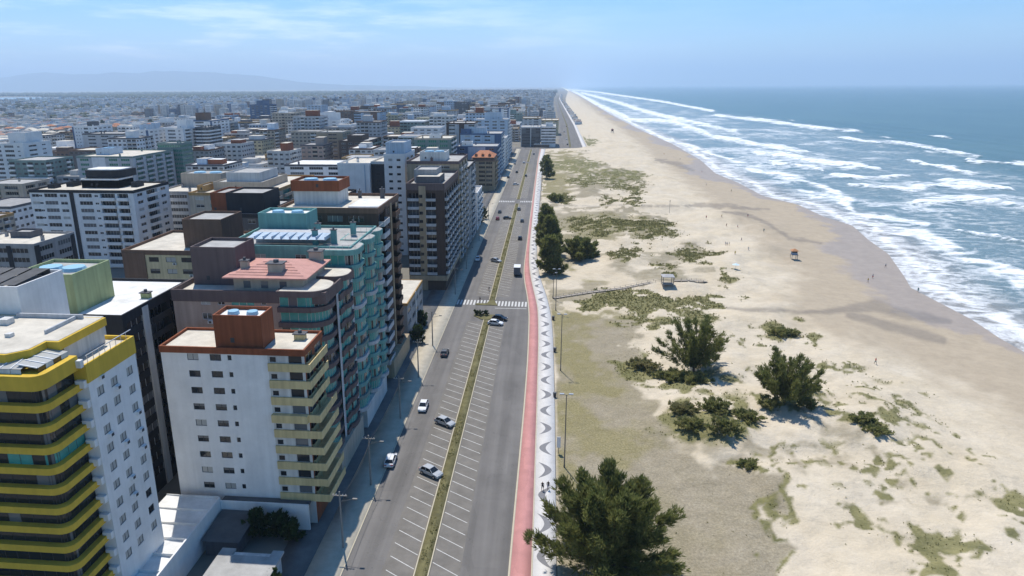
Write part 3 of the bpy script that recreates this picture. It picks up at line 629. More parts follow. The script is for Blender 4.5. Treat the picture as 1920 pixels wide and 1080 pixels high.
class Bld:
    """One building: an Empty at its base, walls with real openings, roof, windows and balconies as parts."""
    def __init__(s, name, label, x0, x1, y0, y1, h, z0=0.0, wall='white', group=None, cat='building'):
        s.x0, s.x1, s.y0, s.y1, s.h, s.z0 = x0, x1, y0, y1, h, z0; s.wall = W[wall]
        s.o = ((x0 + x1) / 2, (y0 + y1) / 2, 0.0)
        s.e = empty(name, s.o, label, cat, group)
    def loc(s, x, y, z): return (x - s.o[0], y - s.o[1], z - s.o[2])
    def part(s, name, mb, mats, parent=None): return mb.build(name, mats, parent or s.e, s.o)
    def face(s, side, cols, z0, nf, fh, ztop, wall=None, bal='white', pier='dgrey', glass=None, frame=None, bd=0.9, bh=1.0, kind='solid', sill=0.95, wh=1.15, ac=0.0, span=None, vars_=(0, 0, 1, 1, 2)):
        wm = W[wall] if wall else s.wall; frame = frame or FRAMEW
        a, b = span or ((s.x0, s.x1) if side == 'S' else (s.y0, s.y1)); Wd = b - a
        def P(u_, z, d=0.0):                               # d: depth into the wall
            return (a + u_, s.y0 + d, z) if side == 'S' else (s.x1 - d, a + u_, z)
        tot = sum(c[1] for c in cols); us = [0.0]; ops = []; piers = []; items = []
        for c in cols:
            w = c[1] / tot * Wd; u0 = us[-1]; u1 = u0 + w; us.append(u1); t = c[0]
            if t in 'v': piers.append((u0, u1, c[2] if len(c) > 2 else pier)); continue
            if t == 'p': continue
            for k in range(nf):
                zb = z0 + k * fh
                if t == 'w': ops.append((u0, u1, zb + sill, zb + sill + wh, 0.16, 'w'))
                elif t == 's': ops.append((u0, u1, zb + sill + 0.15, zb + sill + 0.95, 0.14, 's'))
                elif t == 'b': ops.append((u0 + 0.1, u1 - 0.1, zb + 0.02, zb + fh - 0.38, 1.2, 'b', c[2] if len(c) > 2 else bal))
                elif t == 'g': ops.append((u0 + 0.1, u1 - 0.1, zb + 0.02, zb + fh - 0.38, 0.12, 'g', bal))
                elif t == 'r': ops.append((u0 + 0.05, u1 - 0.05, zb + sill, zb + sill + wh + 0.2, 0.14, 'r'))
        cu = sorted({0.0, Wd} | {o[0] for o in ops} | {o[1] for o in ops}); cz = sorted({s.z0, ztop} | {o[2] for o in ops} | {o[3] for o in ops})
        bmat = {}
        opn = {}
        for o in ops:
            for i in range(len(cu) - 1):
                if cu[i] >= o[0] - 1e-6 and cu[i + 1] <= o[1] + 1e-6:
                    for j in range(len(cz) - 1):
                        if cz[j] >= o[2] - 1e-6 and cz[j + 1] <= o[3] + 1e-6: opn[i, j] = 1
        m = MB()
        for i in range(len(cu) - 1):
            j = 0
            while j < len(cz) - 1:
                if (i, j) in opn: j += 1; continue
                k = j
                while k < len(cz) - 1 and (i, k) not in opn: k += 1
                m.quad(P(cu[i], cz[j]), P(cu[i + 1], cz[j]), P(cu[i + 1], cz[k]), P(cu[i], cz[k])); j = k
        for u0, u1, za, zb, d, t, *_ in ops:
            m.quad(P(u0, za), P(u0, za, d), P(u0, zb, d), P(u0, zb)); m.quad(P(u1, za, d), P(u1, za), P(u1, zb), P(u1, zb, d))
            m.quad(P(u0, za), P(u1, za), P(u1, za, d), P(u0, za, d)); m.quad(P(u0, zb, d), P(u1, zb, d), P(u1, zb), P(u0, zb))
        s.part('wall', m, wm)
        rz = 0.0 if side == 'S' else math.pi / 2
        for u0, u1, za, zb, d, t, *bx in ops:
            w, h = u1 - u0, zb - za; c = s.loc(*P((u0 + u1) / 2, za, d - 0.02))
            if t in 'ws':
                link('window', window_mesh(w, h, random.choice(vars_) if t == 'w' else 0, frame), s.e, c, rz)
                if ac and random.random() < ac: link('air_conditioner', AC_ME, s.e, s.loc(*P(u1 - 0.3, za - 0.62, -0.005)), rz)
            else:
                link('glass_door', pane_mesh(w, h, glass or (GLASS if random.random() < 0.75 else HALF)), s.e, c, rz)
                if t in 'bg':
                    link('balcony', balcony_mesh(w + 0.16, bd if t == 'b' else 0.35, bh, W[bx[0]], kind), s.e, s.loc(*P((u0 + u1) / 2, za, 0.0)), rz)
        for u0, u1, pm in piers:
            m = MB()
            if side == 'S': m.box(a + u0, a + u1, s.y0 - 0.22, s.y0 - 0.003, s.z0, ztop + 0.05, 0)
            else: m.box(s.x1 + 0.003, s.x1 + 0.22, a + u0, a + u1, s.z0, ztop + 0.05, 0)
            s.part('pier', m, W[pm])
    def back(s, ztop, wall=None):
        m = MB(); m.quad((s.x0, s.y1, s.z0), (s.x0, s.y0, s.z0), (s.x0, s.y0, ztop), (s.x0, s.y1, ztop)); m.quad((s.x1, s.y1, s.z0), (s.x0, s.y1, s.z0), (s.x0, s.y1, ztop), (s.x1, s.y1, ztop))
        s.part('wall', m, W[wall] if wall else s.wall)
    def roof(s, ztop, trim, deck='cream', ph=0.9, th=0.28, proud=0.12, band=1.1):
        """A deck inside a parapet whose outer band stands a little proud of the walls."""
        x0, x1, y0, y1 = s.x0 - proud, s.x1 + proud, s.y0 - proud, s.y1 + proud; zb = ztop - band + ph; zt = ztop + ph
        m = MB()
        m.box(x0, x1, y0, y0 + th, zb - 0.0, zt, 0); m.box(x0, x1, y1 - th, y1, zb, zt, 0)
        m.box(x0, x0 + th, y0 + th, y1 - th, zb, zt, 0); m.box(x1 - th, x1, y0 + th, y1 - th, zb, zt, 0)
        s.part('parapet', m, W[trim])
        m = MB(); i = th + 0.002; m.quad((x0 + i, y0 + i, ztop + 0.06), (x1 - i, y0 + i, ztop + 0.06), (x1 - i, y1 - i, ztop + 0.06), (x0 + i, y1 - i, ztop + 0.06))
        return s.part('roof', m, RF[deck])
    def rbox(s, x0, x1, y0, y1, z0, z1, wall, deck='grey', name='stair_tower', rim=0.25, door=True, tank=False):
        m = MB(); t = 0.22
        m.box(x0, x1, y0, y0 + t, z0, z1, 0); m.box(x0, x1, y1 - t, y1, z0, z1, 0); m.box(x0, x0 + t, y0 + t, y1 - t, z0, z1, 0); m.box(x1 - t, x1, y0 + t, y1 - t, z0, z1, 0)
        m.quad((x0 + t, y0 + t, z1 - rim - 0.3), (x1 - t, y0 + t, z1 - rim - 0.3), (x1 - t, y1 - t, z1 - rim - 0.3), (x0 + t, y1 - t, z1 - rim - 0.3), 1)
        p = s.part(name, m, [W[wall], RF[deck]])
        if door and z1 - z0 > 2.2:
            d = MB(); d.box(-0.3, 0.3, -0.03, -0.002, 0, 0.75, 0); q = d.build('window', FRAMED, p); c = s.loc(x0 + (x1 - x0) * random.uniform(0.2, 0.6), y0, z0 + 0.9); q.location = c
        if tank:
            for k in range(2):
                r = min(x1 - x0, y1 - y0) * 0.2; cx = x0 + (x1 - x0) * (0.3 + 0.4 * k); cy = (y0 + y1) / 2
                d = MB(); d.tube((0, 0, 0), (0, 0, 0.55), r, r * 0.86, 12); q = d.build('water_tank', RF['tank'], p); q.location = s.loc(cx, cy, z1 - rim - 0.29)
        return p
    def chimney(s, x, y, z, w=0.9, h=1.5, wall='beige'):
        m = MB(); m.box(x - w / 2, x + w / 2, y - w * 0.35, y + w * 0.35, z, z + h, 0); m.box(x - w * 0.62, x + w * 0.62, y - w * 0.46, y + w * 0.46, z + h + 0.002, z + h + 0.16, 1)
        m.tube((x, y, z + h + 0.162), (x, y, z + h + 0.6), w * 0.2, w * 0.2, 6, 1); return s.part('chimney', m, [W[wall], W['dgrey']])
    def band_ring(s, name, poly, z0, z1, m, top=None):
        b = MB(); b.prism(poly, z0, z1, 0, None, True, True)
        if top:                                          # paved terrace inside a low rim
            cx = sum(p_[0] for p_ in poly) / len(poly); cy = sum(p_[1] for p_ in poly) / len(poly)
            q = [(cx + (x - cx) * 0.93, cy + (y - cy) * 0.93) for x, y in poly]; t = MB(); t.prism(q, z1 + 0.003, z1 + 0.03); s.part('terrace', t, top)
        return s.part(name, b, [m])
HAND = []                                                # footprints taken
def rounded(x0, x1, y0, y1, r, n=6, corners=('SE',)):
    pts = []
    for nm, cx, cy, a0 in (('SW', x0, y0, 180), ('SE', x1, y0, 270), ('NE', x1, y1, 0), ('NW', x0, y1, 90)):
        if nm in corners:
            ox = cx + (r if nm[1] == 'W' else -r); oy = cy + (r if nm[0] == 'S' else -r)
            for k in range(n + 1):
                t = R(a0 + 90 * k / n); pts.append((ox + r * math.cos(t), oy + r * math.sin(t)))
        else: pts.append((cx, cy))
    return pts
def glazed_ring(b, poly_in, poly_out, z0, nf, fh, band_h, bandm, glassms, name='balcony', mull=None):
    """Storeys of curved balconies: a coloured band in front, a ring of glass panels with mullions set back above it."""
    for k in range(nf):
        z = z0 + k * fh
        bm_ = bandm[k % len(bandm)] if isinstance(bandm, list) else bandm
        b.band_ring(name, poly_out, z, z + band_h, bm_)
        m = MB(); n = len(poly_in); gm = random.choice(glassms)
        for i in range(n):
            p, q = Vector((*poly_in[i], 0)), Vector((*poly_in[(i + 1) % n], 0)); L_ = (q - p).length
            if L_ < 0.05: continue
            ns = max(1, round(L_ / 1.5))
            for j in range(ns):
                a_, c_ = p.lerp(q, j / ns), p.lerp(q, (j + 1) / ns)
                m.quad((a_.x, a_.y, z + band_h), (c_.x, c_.y, z + band_h), (c_.x, c_.y, z + fh), (a_.x, a_.y, z + fh), random.choice((0, 0, 0, 0, 0, 1, 2)) if k else 0)
                m.tube((a_.x, a_.y, z + band_h), (a_.x, a_.y, z + fh), 0.03, 0.03, 4, 3, False)
        o = m.build('glazing', [gm, GLASS, HALF, mull or ALU], b.e, b.o)
    return

# ---- yellow banded tower at the frame's left edge
yx1 = -52.4
B = Bld('apartment_tower', 'apartment tower with ochre yellow curved balcony bands and a white windowed side wall', -88, yx1, 69.6, 79.2, 34.9, wall='white'); HAND.append((-90, -50, 58, 80))
B.face('E', [('p', 1.1), ('w', 1.15), ('p', 1.2), ('w', 1.15), ('p', 1.7), ('w', 1.15), ('p', 0.9)], 7.2, 11, 2.53, 34.9, ac=0.35, wh=1.15, sill=0.8, bal='white', vars_=(2, 2, 2, 2, 0), frame=FRAMED)
B.face('S', [('p', 1)], 7.2, 1, 2.5, 34.9); B.back(34.9); B.roof(34.9, 'yellow', 'cream', ph=0.55, band=2.3, proud=0.1)
po = rounded(-96, yx1 - 0.7, 63.2, 69.5, 1.3, 5); pi_2 = rounded(-95, yx1 - 1.5, 64.0, 69.4, 1.0, 5)
glazed_ring(B, pi_2, po, 34.9 - 2.53 * 13, 13, 2.53, 0.82, W['yellow'], [GLASS, GLASS, GLASS, GLASS, TGLASS], mull=FRAMED)
B.band_ring('balcony', po, 34.9, 36.6, W['yellow'])
pp = rounded(-96, yx1 - 3.9, 66.0, 69.4, 1.5, 8)
B.band_ring('penthouse', pp, 36.6, 37.3, W['offwhite'])
# glass-roofed terrace round the penthouse
g = MB()
for i in range(26):
    x = -88 + i * 1.25
    if x < yx1 - 3.6: g.quad((x, 63.9, 37.15), (x + 1.2, 63.9, 37.15), (x + 1.2, 65.9, 37.5), (x, 65.9, 37.5), 0); g.tube((x, 63.9, 37.17), (x, 65.9, 37.52), 0.08, 0.08, 4, 1); g.quad((x, 63.88, 36.6), (x + 1.2, 63.88, 36.6), (x + 1.2, 63.88, 37.12), (x, 63.88, 37.12), 2)
for i in range(4):
    y = 64.4 + i * 1.25; g.quad((yx1 - 1.6, y, 37.15), (yx1 - 1.6, y + 1.2, 37.15), (yx1 - 3.9, y + 1.2, 37.5), (yx1 - 3.9, y, 37.5), 0); g.tube((yx1 - 1.6, y, 37.17), (yx1 - 3.9, y, 37.52), 0.08, 0.08, 4, 1); g.quad((yx1 - 1.6, y, 36.6), (yx1 - 1.6, y + 1.2, 36.6), (yx1 - 1.6, y + 1.2, 37.12), (yx1 - 1.6, y, 37.12), 2 if i % 2 else 3)
g.build('terrace_glazing', [BLIND, FRAMEW, W['pblue'], GLASS], B.e, B.o)
pt = [(-96, 65.0), (yx1 - 5.6, 65.0), (yx1 - 3.9, 66.7), (yx1 - 3.9, 69.2), (yx1 - 2.4, 69.2), (yx1 - 2.4, 78.0), (-66, 78.0), (-96, 78.0)]
B.band_ring('parapet', pt, 37.3, 38.3, W['yellow'])
m = MB(); m.prism([(-96, 65.3), (yx1 - 5.7, 65.3), (yx1 - 4.2, 66.8), (yx1 - 4.2, 69.5), (yx1 - 2.7, 69.5), (yx1 - 2.7, 77.7), (-96, 77.7)], 38.303, 38.35); B.part('roof', m, RF['cream'])
for x_, y_, w_ in ((-66, 74, 1.2), (-62, 70, 0.7), (-70, 70.5, 1.0)):
    m = MB(); m.box(x_, x_ + w_, y_, y_ + w_, 38.352, 38.352 + w_ * .6); B.part('roof_hatch', m, W['offwhite'])
m = MB(); m.box(-66, -57.2, 77.0, 77.25, 38.352, 38.9); m.box(-58.2, -57.95, 71.5, 76.9, 38.352, 38.8); B.part('roof_upstand', m, W['lgrey'])
m = MB(); m.prism([(-96, 70.5), (yx1 - 2.9, 70.5), (yx1 - 2.9, 77.9), (-96, 77.9)], 35.0, 37.298); B.part('penthouse', m, W['offwhite'])
m = MB()
for y in np.arange(70.2, 79, 1.1): m.tube((yx1 - 0.05, y, 35.45), (yx1 - 0.05, y, 36.35), 0.035, 0.035, 4)
m.box(yx1 - 0.1, yx1, 70, 79, 36.35, 36.43); B.part('railing', m, ALU)
for i in range(12):                                      # little notched kitchen balconies at the joint of both wings
    m = MB(); z = 7.4 + i * 2.53; m.box(yx1 - 1.2, yx1 - 0.1, 69.0, 69.58, z, z + 0.9); B.part('balcony', m, W['white'])

m = MB(); m.box(-88, -62, 79.3, 87.8, 0, 35.0); B.part('wall', m, W['offwhite']); HAND.append((-90, -60, 79, 89))
B.rbox(-84, -66.2, 78.2, 86.8, 34.0, 42.0, 'white', 'grey', name='plant_room')
for k in range(6):
    m = MB(); x = -82.5 + k * 2.6; m.quad((x, 79.2, 41.9), (x + 2.2, 79.2, 41.9), (x + 2.2, 85.8, 42.4), (x, 85.8, 42.4)); m.box(x, x + 2.2, 85.82, 85.9, 41.4, 42.4); B.part('solar_panel', m, RF['dark'])
# ---- black tower behind it with the white and green tower boxes
B = Bld('apartment_tower', 'black clad tower with pale flat roof and a green rooftop box', -84, -64.5, 95.5, 116, 32, wall='black'); HAND.append((-86, -62, 93, 118))
B.face('E', [('p', 0.5), ('r', 3), ('v', 1.1, 'offwhite'), ('b', 4), ('p', 0.6), ('b', 4), ('p', 0.5)], 2.0, 11, 2.68, 32, bal='black', bh=0.9, frame=FRAMED, bd=0.7)
B.face('S', [('p', 1), ('w', 1.4), ('p', 2), ('w', 1.4), ('p', 2)], 2.0, 11, 2.68, 32, frame=FRAMED); B.back(32); B.roof(32, 'black', 'white', 0.5, band=1.6)
B.rbox(-82.5, -72.6, 97.0, 106.6, 32.06, 38.4, 'green', 'grey', tank=True)
B.chimney(-66.6, 106, 32.06, 1.4, 0.9, 'green')

# ---- low podium and walls in front
B = Bld('garage_block', 'low garage block with cream metal roof panels between the yellow and white towers', -58, -49.2, 64, 91, 4.6, wall='white', cat='garage'); HAND.append((-60, -34, 60, 92))
m = MB(); m.box(-49.5, -49.25, 60, 90.0, 0, 5.0); B.part('wall', m, W['white'])
m = MB(); m.box(-49.25, -35.2, 89.75, 90.0, 0, 4.5); B.part('wall', m, W['white'])
for i in range(8):
    y = 62.5 + i * 3.45
    m = MB(); z0 = 4.55; m.quad((-58, y, z0 + 0.35), (-49.52, y, z0), (-49.52, y + 3.35, z0), (-58, y + 3.35, z0 + 0.35)); m.box(-58, -49.52, y + 3.36, y + 3.44, z0 - 0.05, z0 + 0.52)
    B.part('roof_panel', m, RF['white'])
m = MB(); m.box(-49.24, -35.3, 90.003, 91.5, 4.0, 4.3); B.part('roof', m, RF['dark'])
B = Bld('flat_roofed_house', 'small house with pale concrete flat roof beside the walled garden', -44.5, -35.6, 72, 80.6, 3.2, wall='offwhite', cat='house')
m = MB(); m.box(-44.2, -36.0, 72, 80, 0, 3.0); B.part('wall', m, W['offwhite'])
m = MB(); m.box(-44.6, -35.6, 66, 79, 3.002, 3.3); m.box(-44.6, -42.6, 79.002, 80.4, 3.002, 3.3); m.box(-37.2, -35.6, 79.002, 80.4, 3.002, 3.3); B.part('roof', m, RF['grey'])

B = Bld('garden_shed', 'dark roofed shed in the corner of the walled garden', -48.8, -43.4, 82.6, 89.4, 2.8, wall='grey', cat='shed')
m = MB(); m.box(-48.6, -43.6, 82.8, 89.2, 0, 2.6); B.part('wall', m, W['dgrey']); m = MB(); m.quad((-49.0, 82.4, 2.62), (-43.2, 82.4, 2.62), (-43.2, 89.6, 3.1), (-49.0, 89.6, 3.1)); m.box(-48.9, -43.3, 89.3, 89.6, 2.62, 3.05); B.part('roof', m, RF['dark'])
# ---- white tower with yellow balconies
x0, xm, x1, y0, y1 = -56.6, -40.2, -34.6, 91.6, 99.8
B = Bld('apartment_tower', 'white tower with pale yellow balconies, red brown parapet and brick coloured rooftop box', x0, x1, y0, y1, 28.8, wall='white'); HAND.append((x0 - 1, x1 + 3, y0 - 2, y1 + 1))
B.face('S', [('p', 4.05), ('w', 1.75), ('p', 1.75), ('w', 1.75), ('p', 1.0), ('s', 0.6), ('p', 5.5)], 4.5, 9, 2.7, 28.8, span=(x0, xm), wh=1.05, sill=1.0, frame=FRAMED)
B.face('S', [('p', 0.35), ('s', 0.95), ('p', 1.9), ('r', 2.2), ('p', 0.4)], 4.5, 9, 2.7, 28.8, span=(xm, x1), wall='offwhite', frame=FRAMED)
for k in range(9):                                       # each storey has a yellow apron wrapping the corner; the lower ones reach further out
    z = 4.5 + k * 2.7; d = 0.8 + (0.9 if k < 6 else 0.0) + 0.12 * max(0, 6 - k)
    m = MB(); m.box(xm + 0.05, x1 + 0.002, y0 - 0.30 - (0.5 if k == 5 else 0), y0 - 0.004, z - 0.30, z + 0.95); m.box(x1 + 0.004, x1 + d, y0 - 0.30, y1, z - 0.30, z - 0.1); m.box(x1 + d - 0.14, x1 + d, y0 - 0.30, y1, z - 0.1, z + 0.95); m.box(x1 + 0.004, x1 + d - 0.142, y0 - 0.30, y0 - 0.16, z - 0.1, z + 0.95)
    B.part('balcony', m, W['pyel'])
B.face('E', [('p', 0.3), ('g', 2.4), ('p', 0.7), ('g', 2.4), ('p', 0.5)], 4.5, 9, 2.7, 28.8, wall='brick', bal='pyel')
B.back(28.8); B.roof(28.8, 'brick', 'cream', 0.45, band=1.0)
B.rbox(-48.3, -41.0, 92.4, 97.0, 28.86, 34.0, 'brick', 'white', tank=True)
B.chimney(-37.0, 97, 28.86, 1.6, 0.9, 'pyel')

# ---- pink beige tower with curved brown balconies and a tiled penthouse
x0, x1, y0, y1, h = -61.5, -35.4, 105.2, 121.5, 33.0
B = Bld('apartment_tower', 'pink beige tower with curved brown balconies and a pink tiled penthouse roof', x0, x1, y0, y1, h, wall='pink'); HAND.append((x0 - 1, x1 + 2, y0 - 1, y1))
B.face('S', [('p', 4.3), ('w', 1.5), ('p', 1.1), ('w', 1.1), ('p', 1.0), ('r', 3.6), ('p', 1), ('s', 0.8), ('p', 1.0), ('p', 1.2)], 1.8, 12, 2.6, h, span=(x0, -43.0), glass=TGLASS, ac=0.4)
B.face('E', [('p', 1), ('g', 3), ('p', 1), ('g', 3), ('p', 1)], 1.8, 12, 2.6, h, span=(111.0, y1), wall='lgrey', bal='plum', glass=TGLASS); B.back(h)
pin = rounded(-43.0, x1 - 0.25, y0 - 0.3, y0 + 6.4, 2.9, 7, ('SE', 'NE')); pout = rounded(-43.3, x1 + 0.35, y0 - 0.95, y0 + 7.0, 3.3, 7, ('SE', 'NE'))
glazed_ring(B, pin, pout, 4.6, 11, 2.6, 0.85, W['plum'], [TGLASS, TGLASS, TGLASS, GLASS]); B.band_ring('balcony', pout, 33.2, 34.2, W['plum'], RF['cream'])
pin = rounded(-41.0, x1 + 0.5, 114.2, 119.6, 2.2, 6, ('SE', 'NE')); pout = rounded(-41, x1 + 1.0, 113.7, 120.1, 2.5, 6, ('SE', 'NE'))
glazed_ring(B, pin, pout, 4.6, 11, 2.6, 0.85, W['plum'], [TGLASS, TGLASS, GLASS]); B.band_ring('balcony', pout, 33.2, 34.2, W['plum'], RF['cream'])
m = MB(); m.box(-36.6, -34.6, y0 + 0.4, y1 - 1, 0, 4.5); B.part('entrance_wall', m, W['beige'])
B.roof(h, 'plum', 'cream', 0.9, band=2.0)
m = MB(); m.box(-51.5, -39.6, 107.0, 118.5, h + 0.07, h + 2.7); B.part('penthouse', m, W['beige'])
m = MB(); a_, b_, c_, d_, zt = -53.0, -38.6, 106.0, 119.5, h + 2.9                  # hipped roof
e0, e1 = (a_ + b_) / 2 - 1.5, (a_ + b_) / 2 + 1.5; yy = (c_ + d_) / 2; zr = zt + 1.5
for q in (((a_, c_, zt), (b_, c_, zt), (e1, yy, zr), (e0, yy, zr)), ((b_, d_, zt), (a_, d_, zt), (e0, yy, zr), (e1, yy, zr))): m.quad(*q)
m.tri((b_, c_, zt), (b_, d_, zt), (e1, yy, zr)); m.tri((a_, d_, zt), (a_, c_, zt), (e0, yy, zr)); m.box(a_ + 0.02, b_ - 0.02, c_ + 0.02, d_ - 0.02, zt - 0.22, zt - 0.01)
pr = B.part('roof', m, RF['pinktile'])
for i in range(6):                                       # tile courses as raised battens
    m = MB(); t = (i + 1) / 7; m.tube((a_ + (e0 - a_) * t, c_ + (yy - c_) * t, zt + (zr - zt) * t + 0.02), (b_ + (e1 - b_) * t, c_ + (yy - c_) * t, zt + (zr - zt) * t + 0.02), 0.06, 0.06, 4); o = m.build('tile_course', RF['pinktile'], pr, B.o)
B.chimney(-44.6, 108.8, zt + 0.3, 2.4, 1.6, 'beige'); B.chimney(-50.6, 110, zt + 0.3, 1.3, 1.6, 'beige'); B.chimney(-40.6, 117.4, zt + 0.2, 2.2, 1.8, 'beige')
B.rbox(-60.6, -52.6, 111, 119, h + 0.07, h + 6.8, 'plum', 'grey'); 
for x in (-49.2, -46.2, -43.0):
    m = MB(); m.box(x - 0.6, x + 0.6, 106.96, 106.995, h + 0.9, h + 2.1); B.part('window', m, HALF)

# ---- turquoise glass tower
x0, x1, y0, y1, h = -60, -35.8, 122.6, 142.5, 37.0
B = Bld('apartment_tower', 'tower wrapped in turquoise glass balconies with a turquoise rooftop box', x0, x1, y0, y1, h, wall='turq'); HAND.append((x0 - 1, x1 + 3, y0, y1 + 1))
B.face('S', [('p', 4), ('w', 1.5), ('p', 4), ('w', 1.5), ('p', 6)], 2, 13, 2.65, h); B.face('E', [('p', 1), ('g', 4), ('p', 0.6), ('g', 4), ('p', 0.6), ('g', 4), ('p', 1)], 4.4, 12, 2.65, h, glass=TGLASS, bal='turq', kind='tglass'); B.back(h)
for (ya, yb, xa, xo) in ((121.0, 128.4, -42, -34.2), (130.2, 136.2, -40, -33.9), (138.0, 143.2, -40, -34.0)):
    pin = rounded(xa, xo - 0.4, ya + 0.5, yb - 0.5, 2.0, 6, ('SE', 'NE')); pout = rounded(xa, xo, ya, yb, 2.4, 6, ('SE', 'NE'))
    glazed_ring(B, pin, pout, 4.4, 12, 2.65, 0.75, [W['lgrey'], W['teal'], W['turq'], W['turq']], [TGLASS]); B.band_ring('balcony', pout, 36.2, 37.2, W['turq'], RF['grey'])
    m = MB()
    for i in range(5): m.tube((xo - 0.3 - 1.2 * i, ya + 0.3, 37.2), (xo - 0.3 - 1.2 * i, ya + 0.3, 38.1), 0.04, 0.04, 4)
    m.box(xo - 5.4, xo - 0.2, ya + 0.27, ya + 0.33, 38.1, 38.16); m.box(xo - 0.33, xo - 0.27, ya + 0.335, yb - 0.3, 38.1, 38.16); B.part('railing', m, ALU)
m = MB(); m.box(-36.0, -34.6, 123.5, 141, 0, 4.3); B.part('entrance_wall', m, W['offwhite'])
B.roof(h, 'turq', 'grey', 0.6, band=0.9); B.rbox(-57, -47.0, 132, 138.5, h + 0.07, h + 5.0, 'turq', 'white', tank=True)
m = MB(); 
for i in range(9): m.quad((-56 + i * 1.7, 123.4, h + 1.6), (-54.5 + i * 1.7, 123.4, h + 1.6), (-54.5 + i * 1.7, 127.5, h + 2.1), (-56 + i * 1.7, 127.5, h + 2.1)); m.box(-54.48 + i * 1.7, -54.32 + i * 1.7, 123.4, 127.5, h + 1.5, h + 2.15)
B.part('skylight', m, W['pblue'])
m = MB(); m.box(-56, -41, 127.6, 131, h + 0.07, h + 2.0); B.part('penthouse', m, W['lgrey'])
for x, y in ((-43.5, 126), (-40, 126.5), (-38.3, 134), (-45, 132.5)): B.chimney(x, y, h + 0.07, 1.0, 2.8, 'turq')

# ---- dark brown tower with white balconies
x0, x1, y0, y1, h = -58.5, -36.2, 146.5, 168, 40.0
B = Bld('apartment_tower', 'dark brown tower with pale curved balconies down its seaward corner', x0, x1, y0, y1, h, wall='dbrown'); HAND.append((x0 - 1, x1 + 2, y0, y1))
B.face('S', [('p', 1), ('r', 2.2), ('p', 0.8), ('r', 2.2), ('p', 0.8), ('r', 2.2), ('p', 0.8), ('r', 2.2), ('p', 2)], 4, 13, 2.72, h, frame=FRAMED)
B.face('E', [('p', 0.3), ('b', 4.4, 'lgrey'), ('v', 1.2, 'dbrown'), ('r', 2.4), ('p', 0.6), ('v', 0.9, 'tan'), ('b', 3.6), ('p', 0.5), ('r', 2), ('p', 0.5)], 4, 13, 2.72, h - 0.2, bal='brown', bd=1.2, bh=1.0); B.back(h)
B.roof(h, 'brown', 'cream', 0.7, band=1.2); B.rbox(-57.5, -47, 154, 162, h + 0.07, h + 3.4, 'offwhite', 'grey', door=False, rim=0); B.rbox(-57.9, -46.6, 153.6, 162.4, h + 3.2, h + 5.6, 'brick', 'grey', tank=True, name='water_tower')
m = MB(); m.box(-43.5, -36.6, 149, 160, h + 0.071, h + 0.6); B.part('roof_deck', m, RF['white'])
B.chimney(-39.2, 164, h + 0.07, 1.0, 2.2, 'dgrey'); B.chimney(-45, 165, h + 0.07, 0.8, 1.6, 'dgrey')
m = MB(); m.box(-36.1, -34.4, 148, 167, 0, 4.4); B.part('entrance_wall', m, W['tan'])

# ---- low building with a bright cream roof
B = Bld('shop_house', 'low shop house with bright cream flat roof beside the dark brown tower', -47, -35.6, 171, 194, 11.2, wall='grey', cat='building'); HAND.append((-48, -35, 170, 195))
B.face('S', [('p', 1), ('w', 1.3), ('p', 2), ('w', 1.3), ('p', 1)], 0.4, 3, 3.3, 11.2, frame=FRAMED); B.face('E', [('p', 0.5), ('r', 2.2), ('p', 1), ('r', 2.2), ('v', 0.5, 'offwhite'), ('r', 2.2), ('p', 1), ('r', 2.2), ('p', 0.5)], 0.4, 3, 3.3, 11.2, frame=FRAMED); B.back(11.2); B.roof(11.2, 'ochre', 'cream', 0.15, band=0.7)

# ---- dark striped tower past the side street
x0, x1, y0, y1, h = -45.0, -32.6, 221.8, 258, 35.0
B = Bld('apartment_tower', 'dark brown tower with rows of white balcony rails at the street corner', x0, x1, y0, y1, h, wall='dbrown'); HAND.append((x0 - 1, x1 + 2, y0, y1))
B.face('S', [('p', 0.3), ('b', 3.4), ('v', 2.1, 'tan'), ('b', 3.0), ('p', 2.6)], 5.6, 10, 2.75, h, bal='lgrey', bh=0.75, bd=0.8)
for k in range(10):
    for xx in (-40.3,):
        link('window', window_mesh(1.1, 1.0, 0, FRAMED), B.e, B.loc(xx, y0 - 0.25, 6.5 + k * 2.75))
B.face('E', [('p', 0.6)] + [('b', 2.8), ('p', 0.5), ('w', 1.1), ('p', 0.5)] * 6, 5.6, 10, 2.75, h, bal='lgrey', bh=0.8, bd=0.9); B.back(h)
B.roof(h, 'plum', 'grey', 0.9, band=2.2); B.rbox(-44, -36.5, 231, 243, h + 0.07, h + 4.3, 'grey', 'grey'); B.rbox(-42.5, -34.6, 226, 237, h + 0.07, h + 2.6, 'dgrey', 'cream', door=False, rim=-0.2, name='penthouse')
m = MB(); m.box(x0 + 0.2, x1 + 0.6, y0 - 0.9, y1, 3.6, 5.2); B.part('canopy', m, W['tan'])

